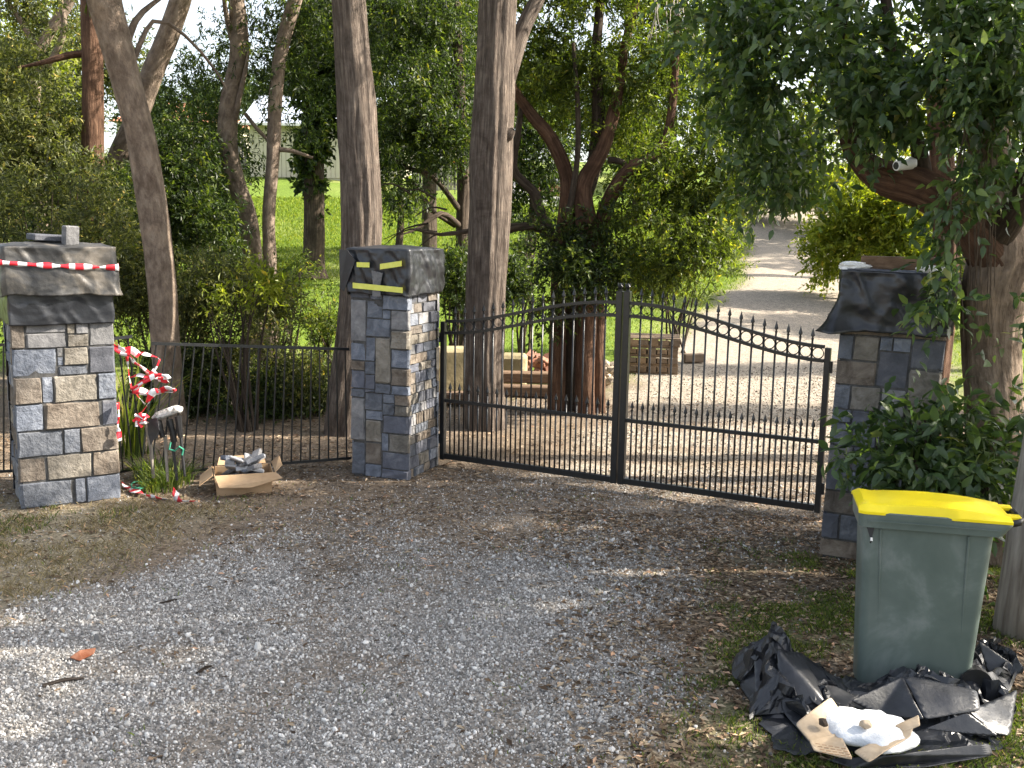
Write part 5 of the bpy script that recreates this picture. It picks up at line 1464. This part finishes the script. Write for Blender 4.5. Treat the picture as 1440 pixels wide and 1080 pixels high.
# security camera
scp = U(1271, 232, 6.35)
secam = empty('security_camera', scp, 'white bullet security camera mounted on the red-brown limb', 'camera')
axd = Vector((-0.92, -0.35, -0.12)).normalized()
b = MB(); b.tube([-axd * .075, -axd * .06, axd * .05, axd * .06], [.024, .032, .032, .030], 18); b.build('housing', M['white_plastic'], secam, smooth=False)
b = MB(); b.tube([axd * .059, axd * .064], [.024, .022], 18); b.build('lens', M['black'], secam)
b = MB(); b.tube([-axd * .07, -axd * .1 + Vector((0, .02, -.01)), -axd * .12 + Vector((.0, .07, .02)), -axd * .12 + Vector((0, .14, .03))], [.012, .011, .014, .02], 10); b.build('bracket', M['white_plastic'], secam)

# bush behind the bin
def shrub(name, blobs, n_l, L_, mat, label, cat='shrub', base=None, stems=6, smat='bark_dark', detail=False, seed=0, group=None, **k):
    bx = sum(b_[0] for b_ in blobs) / len(blobs); by = sum(b_[1] for b_ in blobs) / len(blobs)
    bs = Vector((bx, by, float(gz(bx, by)))) if base is None else base
    e = empty(name, bs, label, cat, group)
    rs_ = random.Random(seed)
    for q_ in range(stems):
        b_ = rs_.choice(blobs)
        tip = Vector((b_[0] + rs_.uniform(-.6, .6) * b_[3], b_[1] + rs_.uniform(-.5, .5) * b_[4], b_[2] + rs_.uniform(0, .7) * b_[5]))
        st_ = Vector((bs.x + rs_.uniform(-.15, .15), bs.y + rs_.uniform(-.1, .1), bs.z))
        mid = st_.lerp(tip, .5) + Vector((rs_.uniform(-.1, .1), rs_.uniform(-.1, .1), .08))
        limb('stem', [tuple(st_), tuple(mid), tuple(tip)], [.02, .014, .005], M[smat], e, bs, n=6, step=.15, seed=q_)
    crown('foliage', blobs, n_l, L_, mat, e, detail, bs, seed=seed, **k)
    return e
shrub('leafy_bush', [blob(1240, 635, 5.9, 45, 40, .3), blob(1305, 600, 6.0, 50, 45, .35), blob(1350, 620, 6.0, 55, 50, .35), blob(1400, 660, 5.9, 40, 40, .3), blob(1310, 665, 5.8, 80, 40, .3), blob(1425, 600, 6.0, 20, 40, .3, .5), blob(1350, 740, 5.9, 70, 60, .3)],
      3000, .095, M['leaf_glossy'], 'dark glossy bush behind the bin and in front of the rightmost pillar', stems=16, detail=True, seed=31, aspect=.46, per=7, twig=.22, droop=.35, thr=.36, freq=2.4)

# ------------------------------------------------------------------ left undergrowth
L_ = [('olive small-leaved shrub behind the leftmost pillar', [(60, 300, 11.5, 110, 60, .8), (10, 380, 11.5, 80, 70, .7), (130, 370, 11.2, 70, 70, .6)], 24000, .06, 'leaf_olive'),
      ('tall green shrub mass at the left edge behind the pillar', [(40, 200, 13.5, 90, 90, 1), (90, 260, 13, 70, 60, .8), (0, 120, 14, 70, 60, .9)], 24000, .075, 'leaf_olive'),
      ('fine-leaved olive shrub around the foot of the leaning tree', [(290, 400, 11.5, 70, 40, .6), (230, 430, 11.6, 60, 50, .6), (190, 380, 11.7, 40, 50, .5)], 19000, .058, 'leaf_olive'),
      ('pale sprawling shrub above the fence right of the leaning tree', [(350, 430, 11.6, 80, 45, .6), (410, 465, 11.4, 55, 24, .5), (330, 500, 11.7, 90, 40, .6), (420, 525, 11.5, 60, 45, .6)], 17000, .06, 'leaf_olive'),
      ('dark shrub seen through the long fence panel', [(320, 560, 11.4, 110, 50, .6), (430, 570, 11.3, 60, 40, .5), (255, 540, 11.4, 60, 60, .5)], 26000, .055, 'leaf_dark'),
      ('dark broad-leaved shrub between the leaning tree and the sinuous trunk', [(250, 230, 14.6, 60, 60, .7), (270, 320, 14.4, 70, 60, .8), (220, 300, 14.6, 60, 80, .7)], 24000, .08, 'leaf_dark'),
      ('dark shrub mass left of the leaning tree', [(160, 320, 13.6, 60, 80, .8), (90, 330, 13.5, 60, 60, .7), (150, 430, 12.5, 60, 60, .6)], 24000, .06, 'leaf_dark'),
      ('low dark shrub on the lawn between the slim trunk and the ivy tree', [(400, 380, 16.5, 40, 22, .5)], 2500, .07, 'leaf_mid'),
      ('green shrub right of the ivy-clad tree', [(455, 440, 15.5, 30, 35, .5)], 3000, .07, 'leaf_mid'),
      ('dark shrub on the lawn just right of the middle pillar', [(640, 400, 15, 30, 45, .5), (635, 370, 15, 25, 25, .4)], 7000, .075, 'leaf_dark'),
      ('green shrub right of the thick trunk on the lawn', [(735, 400, 15.5, 35, 40, .5), (745, 350, 16, 30, 30, .5)], 6000, .075, 'leaf_dark'),
      ('grey-green bush on the lawn behind the meeting posts', [(920, 370, 17, 45, 45, .7), (990, 380, 17.5, 50, 35, .7)], 14000, .06, 'leaf_mid'),
      ('sapling with pale new leaves above the long fence panel', [(335, 425, 10.4, 28, 20, .25), (372, 405, 10.4, 22, 14, .2), (300, 440, 10.4, 22, 14, .2)], 900, .075, 'leaf_yellow')]
for k, (lb, bl_, n_l, sz, mk) in enumerate(L_):
    shrub('sapling' if 'sapling' in lb else 'shrub', [blob(*b_) for b_ in bl_], n_l, sz, M[mk], lb, seed=70 + k, stems=9, aspect=.34, per=12, twig=.25, droop=.15, thr=.50, freq=2.1)

# strap-leaf plants by the fence gap
def blades(name, cx, cy, n_, h, w, mat, label, cat, seed=0, r0=0.12, lean=0.5, kind=None):
    r = np.random.default_rng(seed)
    a = r.random(n_) * 2 * math.pi; rad = r0 * np.sqrt(r.random(n_))
    x = cx + rad * np.cos(a); y = cy + rad * np.sin(a)
    z = gz(x, y)
    hh = h * (0.5 + 0.6 * r.random(n_)); la = a + r.normal(size=n_) * .6; le = lean * (0.3 + r.random(n_))
    dirx, diry = np.cos(la), np.sin(la)
    V = []
    sx, sy = -diry * w / 2, dirx * w / 2
    ts = [0, .4, .75, 1.0]; ws = [1, .9, .6, .0]
    for t, ww in zip(ts, ws):
        ox, oy, oz = le * hh * t ** 2 * dirx, le * hh * t ** 2 * diry, hh * (t - .35 * le * t ** 3)
        V.append(np.stack([x + ox + sx * ww, y + oy + sy * ww, z + oz], 1))
        V.append(np.stack([x + ox - sx * ww, y + oy - sy * ww, z + oz], 1))
    V = np.stack(V, 1).reshape(-1, 3); b0_ = np.arange(n_)[:, None] * 8
    F = np.concatenate([b0_ + [0, 1, 3, 2], b0_ + [2, 3, 5, 4], b0_ + [4, 5, 7, 6]], 1).reshape(-1, 4)
    V = V - np.array([cx, cy, 0])
    o = link(name, mesh_np(name, V, F, mat, False, np.repeat(r.random(n_), 3)), None, (cx, cy, 0))
    return tag(o, label, cat, kind=kind)
for k, (px, py, d, h, n_, lb) in enumerate(((178, 600, 9.2, 1.1, 70, 'tall strap-leaved plant behind the taped fence gap'), (215, 640, 8.35, .30, 150, 'grassy clump under the splattered stand'), (243, 655, 8.2, .26, 130, 'dark grassy clump right of the splattered stand'), (222, 675, 8.0, .2, 90, 'short green grass tuft beside the trailing tape'))):
    p_ = on(px, py, d); blades('strap_plant' if k == 0 else 'grass_clump', p_.x, p_.y, n_, h, .022 if k == 0 else .011, M['leaf_mid'] if k == 0 else M['grass'], lb, 'plant', seed=k, r0=.16 if k else .2, lean=.55 if k == 0 else .8)

# ------------------------------------------------------------------ sunlit trees on the right and far trees
def far_tree(px, d, hpx_top, wpx, n_l, L_, mk, label, seed, base_py=None, skirt=True, rdm=1.0, thr=.42):
    g0 = on(px, 300, d)
    top = U(px, hpx_top, d).z
    h = top - g0.z
    rx = wpx * d / FPX
    rs_ = random.Random(seed)
    bl_ = []
    for k in range(7):
        t = rs_.uniform(.25 if skirt else .45, .9)
        bl_.append((g0.x + rs_.uniform(-.55, .55) * rx, d + rs_.uniform(-.5, .5) * rx * rdm, g0.z + h * t, rx * rs_.uniform(.4, .65), rx * .5 * rdm, h * rs_.uniform(.13, .22)))
    e = tree('background_tree', g0, label)
    limb('trunk', [(g0.x, g0.y, g0.z - .1), (g0.x + .1, g0.y, g0.z + h * .3), (g0.x - .05, g0.y, g0.z + h * .75)], [h * .03, h * .022, h * .01], M['bark_dark'], e, g0, n=10, step=.8, seed=seed)
    crown('crown', bl_, n_l, L_, M[mk], e, origin=g0, seed=seed, aspect=.42, per=10, twig=L_ * 3, droop=.2, thr=thr, freq=6 / max(rx, 1))
far = [ # px, d, top, halfwidth
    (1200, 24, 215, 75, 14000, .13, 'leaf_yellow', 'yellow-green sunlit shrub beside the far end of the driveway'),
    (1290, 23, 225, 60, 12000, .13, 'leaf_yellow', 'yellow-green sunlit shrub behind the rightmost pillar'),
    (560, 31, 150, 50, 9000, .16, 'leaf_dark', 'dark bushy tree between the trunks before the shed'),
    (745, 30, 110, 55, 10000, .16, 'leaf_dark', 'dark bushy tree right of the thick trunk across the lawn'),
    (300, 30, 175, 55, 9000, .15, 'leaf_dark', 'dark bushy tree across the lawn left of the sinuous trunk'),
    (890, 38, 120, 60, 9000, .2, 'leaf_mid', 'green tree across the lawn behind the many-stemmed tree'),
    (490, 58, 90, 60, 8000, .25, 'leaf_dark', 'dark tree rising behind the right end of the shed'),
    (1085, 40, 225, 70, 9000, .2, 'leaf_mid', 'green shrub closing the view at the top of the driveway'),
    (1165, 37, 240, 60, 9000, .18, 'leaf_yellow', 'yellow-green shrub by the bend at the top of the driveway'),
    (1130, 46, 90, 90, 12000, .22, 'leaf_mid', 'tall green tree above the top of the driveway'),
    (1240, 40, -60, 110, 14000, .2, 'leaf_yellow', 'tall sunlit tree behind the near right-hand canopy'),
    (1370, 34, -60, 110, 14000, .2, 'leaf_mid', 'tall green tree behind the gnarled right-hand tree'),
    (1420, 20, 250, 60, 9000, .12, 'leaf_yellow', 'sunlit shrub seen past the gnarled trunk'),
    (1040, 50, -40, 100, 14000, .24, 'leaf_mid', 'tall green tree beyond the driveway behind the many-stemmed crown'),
    (940, 60, 20, 110, 12000, .28, 'leaf_far', 'tall hazy tree behind the many-stemmed tree'),
    (840, 64, 60, 90, 9000, .28, 'leaf_far', 'distant tree behind the forecourt'),
    (730, 68, 40, 90, 9000, .3, 'leaf_far', 'distant tree behind the thick trunk'),
    (620, 66, -20, 110, 12000, .3, 'leaf_far', 'distant tall tree behind the dark hanging crown'),
    (520, 68, 20, 90, 10000, .3, 'leaf_far', 'distant tree behind the straight trunk'),
    (440, 70, 60, 70, 8000, .3, 'leaf_far', 'distant tree rising over the shed roof'),
    (380, 88, 90, 60, 6000, .34, 'leaf_far', 'small distant tree left of the shed roof'),
    (300, 66, 118, 60, 8000, .26, 'leaf_far', 'low distant tree beside the house'),
    (230, 60, 120, 60, 8000, .26, 'leaf_far', 'low distant tree in front of the house'),
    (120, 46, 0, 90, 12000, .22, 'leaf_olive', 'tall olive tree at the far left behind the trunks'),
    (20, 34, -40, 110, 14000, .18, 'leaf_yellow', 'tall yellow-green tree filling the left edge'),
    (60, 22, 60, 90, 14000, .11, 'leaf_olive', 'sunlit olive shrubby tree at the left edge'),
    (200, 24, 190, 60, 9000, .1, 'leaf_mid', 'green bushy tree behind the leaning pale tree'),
]
for k, (px, d, tp_, wp, n_l, sz, mk, lb) in enumerate(far): far_tree(px, d, tp_, wp, n_l, sz, mk, lb, 200 + k)
# pale branching tree at top left
pb_ = on(60, 300, 18)
simple_tree('gum_tree', 'pale-limbed gum tree branching across the top left corner', [tuple(pb_)] + V3((50, 200, 18), (48, 110, 18), (60, 60, 18), (90, 15, 18), (120, -40, 18)), [.14, .12, .11, .1, .09, .07], M['bark_smooth'], seed=90,
            branches=[(V3((55, 75, 18), (30, 30, 18), (10, 0, 18), (-10, -40, 18)), [.06, .05, .04, .03]), (V3((48, 110, 18), (75, 80, 17.8), (90, 40, 17.7), (85, 0, 17.6)), [.07, .06, .05, .04])],
            crowns=[([blob(40, -20, 18, 90, 60, 1), blob(10, 60, 18, 60, 60, .8), blob(110, 40, 17.5, 40, 30, .6, .5)], 12000, .09, M['leaf_olive'], dict(aspect=.3, droop=.4, thr=.48))])

# ------------------------------------------------------------------ unseen trees right of the frame, added to shade forecourt, pillars, driveway and lawn
def side_tree(x, y, h, rx, ry, rz, n_l, L_, label, seed, mk='leaf_mid', thr=.42):
    g0 = Vector((x, y, float(gz(x, y))))
    rs_ = random.Random(seed)
    bl_ = [(x + rs_.uniform(-.55, .55) * rx, y + rs_.uniform(-.55, .55) * ry, h + rs_.uniform(-.5, .5) * rz, rx * .55, ry * .55, rz * .5) for _ in range(9)]
    e = tree('unseen_shade_tree', g0, label)
    limb('trunk', [tuple(g0), (x + .1, y, h * .4), (x - .1, y + .1, h)], [.24, .2, .12], M['bark_brown'], e, g0, n=16, step=.4, seed=seed)
    crown('crown', bl_, n_l, L_, M[mk], e, origin=g0, seed=seed, aspect=.42, per=12, twig=.4, droop=.3, thr=thr, freq=.9)
side_tree(9.5, 3.6, 6.6, 3.2, 2.6, 2.4, 22000, .13, 'broad roadside tree right of the view, shading the gravel', 301, thr=.505)
side_tree(7.8, 6.3, 5.2, 2.4, 1.5, 1.8, 12000, .12, 'roadside tree right of the gnarled tree, shading the gate', 302, thr=.53)
side_tree(13.0, 7.5, 12.2, 3.0, 1.5, 2.2, 15000, .13, 'very tall unseen tree on the right, added to dapple the leftmost pillar', 309, thr=.535)
side_tree(9.8, 9.9, 8.0, 2.6, .8, 1.9, 7500, .12, 'unseen tree right of the rightmost pillar, added to shade the ground behind the gates', 310, thr=.50)
side_tree(10.5, 8.0, 8.6, 2.8, 1.0, 2.2, 7500, .13, 'taller unseen tree on the right, added to dapple the pillars left of the gates', 303, thr=.53)
side_tree(8.5, 0.3, 5.8, 3.2, 2.4, 2.3, 18000, .13, 'roadside tree level with the viewer on the right', 304, thr=.45)
side_tree(11.5, 12.6, 5.6, 2.0, .8, 1.8, 4500, .13, 'unseen tree right of the driveway beyond the gate, added for its shadow streaks', 305, thr=.5)
side_tree(18, 21.5, 8.5, 2.5, 1.1, 2.4, 4500, .16, 'further unseen tree right of the driveway, added for its shadow streaks', 306, thr=.5)
side_tree(12.7, 28.0, 13.5, 4.0, 2.0, 2.0, 6500, .18, 'tall tree hidden along the driveway, its crown above the view, added to shade the lawn', 313, thr=.46)
side_tree(13, 16.2, 7.0, 2.2, .7, 2.0, 6000, .14, 'slender unseen tree between the others, added for shadow streaks on the driveway', 307, thr=.5)
side_tree(20, 30, 9, 3.0, 1.2, 2.6, 7000, .18, 'tall unseen tree right of the upper driveway, added for its shadow', 308, thr=.5)

# ------------------------------------------------------------------ scattered ground cover
def gn_stones(name, pts, rots, scl, mat, label, seed=0):
    me = bpy.data.meshes.new(name)
    me.vertices.add(len(pts)); me.vertices.foreach_set('co', np.ascontiguousarray(pts, np.float32).ravel())
    a = me.attributes.new('rot', 'FLOAT_VECTOR', 'POINT'); a.data.foreach_set('vector', np.ascontiguousarray(rots, np.float32).ravel())
    a = me.attributes.new('scl', 'FLOAT_VECTOR', 'POINT'); a.data.foreach_set('vector', np.ascontiguousarray(scl, np.float32).ravel())
    o = link(name, me)
    ng = bpy.data.node_groups.new(name, 'GeometryNodeTree')
    ng.interface.new_socket('Geometry', in_out='INPUT', socket_type='NodeSocketGeometry')
    ng.interface.new_socket('Geometry', in_out='OUTPUT', socket_type='NodeSocketGeometry')
    gi = ng.nodes.new('NodeGroupInput'); go = ng.nodes.new('NodeGroupOutput')
    ico = ng.nodes.new('GeometryNodeMeshIcoSphere'); ico.inputs['Radius'].default_value = 1.0; ico.inputs['Subdivisions'].default_value = 1
    sm = ng.nodes.new('GeometryNodeSetMaterial'); sm.inputs['Material'].default_value = mat
    iop = ng.nodes.new('GeometryNodeInstanceOnPoints')
    ar = ng.nodes.new('GeometryNodeInputNamedAttribute'); ar.data_type = 'FLOAT_VECTOR'; ar.inputs['Name'].default_value = 'rot'
    as_ = ng.nodes.new('GeometryNodeInputNamedAttribute'); as_.data_type = 'FLOAT_VECTOR'; as_.inputs['Name'].default_value = 'scl'
    e2r = ng.nodes.new('FunctionNodeEulerToRotation')
    Lk = ng.links.new
    Lk(gi.outputs[0], iop.inputs['Points']); Lk(ico.outputs['Mesh'], sm.inputs['Geometry']); Lk(sm.outputs[0], iop.inputs['Instance'])
    Lk(ar.outputs['Attribute'], e2r.inputs[0]); Lk(e2r.outputs[0], iop.inputs['Rotation']); Lk(as_.outputs['Attribute'], iop.inputs['Scale'])
    Lk(iop.outputs[0], go.inputs[0])
    md = o.modifiers.new('scatter', 'NODES'); md.node_group = ng
    tag(o, label, 'gravel', kind='stuff')
    return o
m, nt, out = new_mat('gravel_stone'); n = N(nt)
oi = n.new('ShaderNodeObjectInfo').outputs['Random']
cc = n.ramp(oi, [(0, (0.11, 0.102, 0.094)), (0.3, (0.23, 0.22, 0.205)), (0.6, (0.36, 0.345, 0.325)), (0.82, (0.50, 0.485, 0.46)), (0.97, (0.66, 0.64, 0.61)), (1.0, (0.26, 0.18, 0.12))])
principled(n, out, cc, 0.85, 0.25)
M['gravel'] = m
m, nt, out = new_mat('tan_gravel_stone'); n = N(nt)
oi = n.new('ShaderNodeObjectInfo').outputs['Random']
cc = n.ramp(oi, [(0, (0.10, 0.08, 0.06)), (0.5, (0.26, 0.225, 0.18)), (1, (0.46, 0.42, 0.35))])
principled(n, out, cc, 0.9, 0.2)
M['gravel_tan'] = m
def scatter(n_, x0, x1, y0, y1, prob, seed, ypow=1.0):
    r = np.random.default_rng(seed)
    x = x0 + (x1 - x0) * r.random(n_); y = y0 + (y1 - y0) * r.random(n_) ** ypow
    # keep what the view can see, with a margin
    k = (np.abs(x) < 0.62 * y + 1.2)
    x, y = x[k], y[k]
    p = prob(x, y)
    k = r.random(len(x)) < p
    return x[k], y[k], r
def gravel_prob(x, y):
    g_, gb_, *_ = masks(x, y)
    return g_ * (0.55 + 0.6 * fbm(x * 2.5, y * 2.5, 60, 3)) + 0.03
x, y, r = scatter(520000, -4.4, 3.2, 3.0, 9.0, gravel_prob, 5, 1.25)
s = 0.0043 * np.exp(r.normal(size=len(x)) * 0.42)
P = np.stack([x, y, gz(x, y) + s * 0.35], 1)
gn_stones('gravel', P, r.random((len(x), 3)) * 6.28, s[:, None] * np.stack([r.uniform(.8, 1.5, len(x)), r.uniform(.7, 1.1, len(x)), r.uniform(.45, .85, len(x))], 1), M['gravel'], 'loose blue-grey gravel in front of the gates')
x, y, r = scatter(60000, -1.5, 7, 8.6, 16, lambda x, y: masks(x, y)[1] * 0.5, 6)
s = 0.007 * np.exp(r.normal(size=len(x)) * 0.35)
gn_stones('gravel', np.stack([x, y, gz(x, y) + s * 0.3], 1), r.random((len(x), 3)) * 6.28, s[:, None] * np.stack([r.uniform(.8, 1.5, len(x)), r.uniform(.7, 1.1, len(x)), r.uniform(.45, .8, len(x))], 1), M['gravel_tan'], 'loose tan gravel on the driveway behind the gates')

def litter(name, n_, prob, x0, x1, y0, y1, L_, asp, mat, label, seed, flat=.25, lift=0.008):
    x, y, r = scatter(n_, x0, x1, y0, y1, prob, seed)
    k = len(x)
    P = np.stack([x, y, gz(x, y) + lift * (0.5 + r.random(k))], 1)
    a = r.random(k) * 6.28
    D = np.stack([np.cos(a), np.sin(a), r.normal(size=k) * flat * .6], 1)
    Nn = np.stack([r.normal(size=k) * flat, r.normal(size=k) * flat, np.ones(k)], 1)
    ln = L_ * (.5 + .9 * r.random(k))
    me = leaves_mesh(name, P, D, Nn, ln, ln * asp * (.7 + .6 * r.random(k)), mat, False, r.random(k))
    return tag(link(name, me), label, 'leaf litter', kind='stuff')
def lit_prob(x, y):
    g_, gb_, lw, vr_, vl_, nz_, nf_ = masks(x, y)
    clump = sstep(.38, .62, fbm(x * 2.2, y * 2.2, 91, 4))
    band = np.exp(-((y - (8.0 - 0.35 * x)) / 1.1) ** 2)
    return np.clip((0.12 + .5 * clump) * (1 - .93 * g_ * (y < 6.6)) + band * .7 * (.3 + clump), 0, 1) * (1 - lw * .9) * (1 - .6 * gb_)
litter('fallen_leaves', 60000, lit_prob, -5.5, 4.5, 3.2, 13, .05, .3, M['litter'], 'dry brown gum leaves scattered about the gates', 15)
litter('fallen_leaves', 26000, lambda x, y: (1 - .9 * masks(x, y)[0]) * .8 * (x > 0) , 0.2, 3.6, 3.2, 7.6, .042, .42, M['litter'], 'dry leaves scattered over the right-hand verge', 16)

def turf(name, n_, prob, x0, x1, y0, y1, h, w, mat, label, seed, lean=.8, dscale=None):
    x, y, r = scatter(n_, x0, x1, y0, y1, prob, seed)
    k = len(x)
    z = gz(x, y); a = r.random(k) * 6.28
    hh = h * (.4 + .9 * r.random(k)); sc_ = 1.0 if dscale is None else dscale(y)
    hh = hh * sc_; ww = w * sc_ * np.ones(k)
    le = lean * r.random(k) * hh
    dx, dy = np.cos(a), np.sin(a)
    b_ = r.random(k) * 6.28
    sx, sy = np.cos(b_) * ww / 2, np.sin(b_) * ww / 2
    V = np.stack([np.stack([x - sx, y - sy, z], 1), np.stack([x + sx, y + sy, z], 1), np.stack([x + dx * le * .4 + sx * .6, y + dy * le * .4 + sy * .6, z + hh * .6], 1),
                  np.stack([x + dx * le, y + dy * le, z + hh], 1)], 1).reshape(-1, 3)
    b0_ = np.arange(k)[:, None] * 4
    F = np.concatenate([b0_ + [0, 1, 2], b0_ + [0, 2, 3]], 1).reshape(-1, 3)
    o = link(name, mesh_np(name, V, F, mat, False, np.repeat(r.random(k), 2)))
    return tag(o, label, 'grass', kind='stuff')
turf('grass', 150000, lambda x, y: masks(x, y)[3] * sstep(.36, .6, fbm(x * 5, y * 5, 71, 3)) , 0.2, 4.2, 3.2, 7.0, .03, .006, M['grass'], 'patchy short green grass on the right-hand verge', 22, 1.2)
turf('grass', 9000, lambda x, y: sstep(.6, .72, fbm(x * 3, y * 3, 75, 3)) * .8, -4.5, 2.0, 3.4, 8.4, .028, .006, M['grass'], 'sparse green weeds dotted over the gravel', 23, 1.2)
turf('dry_grass', 60000, lambda x, y: masks(x, y)[4] * sstep(.3, .6, fbm(x * 3, y * 3, 81, 3)), -5.5, -1.0, 4.0, 8.2, .035, .005, M['grass_dry'], 'dry straw-coloured grass at the left verge', 24, 1.6)
turf('grass', 22000, lambda x, y: masks(x, y)[4] * sstep(.58, .68, fbm(x * 2.2, y * 2.2, 83, 3)), -5.5, -1.0, 5.0, 8.4, .04, .006, M['grass'], 'green grass patches at the left verge near the pillar', 25, 1.0)
turf('lawn_grass', 330000, lambda x, y: masks(x, y)[2], -16, 18, 14, 44, .05, .014, M['lawn_blade'], 'bright green mown grass of the lawn beyond the gates', 26, 1.0, lambda y: y / 20)

# a few sticks and a strip of bark on the gravel
for (a0, a1, r_, mk, lb, nm) in ((G(60, 968), G(118, 957), .010, 'bark_grey', 'short grey stick lying on the gravel at the lower left', 'stick'), (G(225, 852), G(262, 846), .008, 'bark_dark', 'thin dark twig on the edge of the gravel at the left', 'stick'), (G(278, 950), G(298, 940), .009, 'bark_dark', 'short dark stick near the middle of the left gravel', 'stick')):
    o = limb(nm, [tuple(a0 + Vector((0, 0, .012))), tuple(a0.lerp(a1, .5) + Vector((0, .012, .018))), tuple(a1 + Vector((0, 0, .012)))], [r_, r_, r_ * .6], M[mk], None, tuple(a0), n=7, step=.03); o.location = a0; tag(o, lb, 'stick')
o = facet('bark_piece', [G(98, 925, .015), G(112, 915, .035), G(135, 912, .03), G(132, 920, .02), G(112, 930, .012)], M['brick_red'], seed=4, amp=.006, thick=.004); tag(o, 'curled reddish strip of bark on the gravel at the left', 'bark')
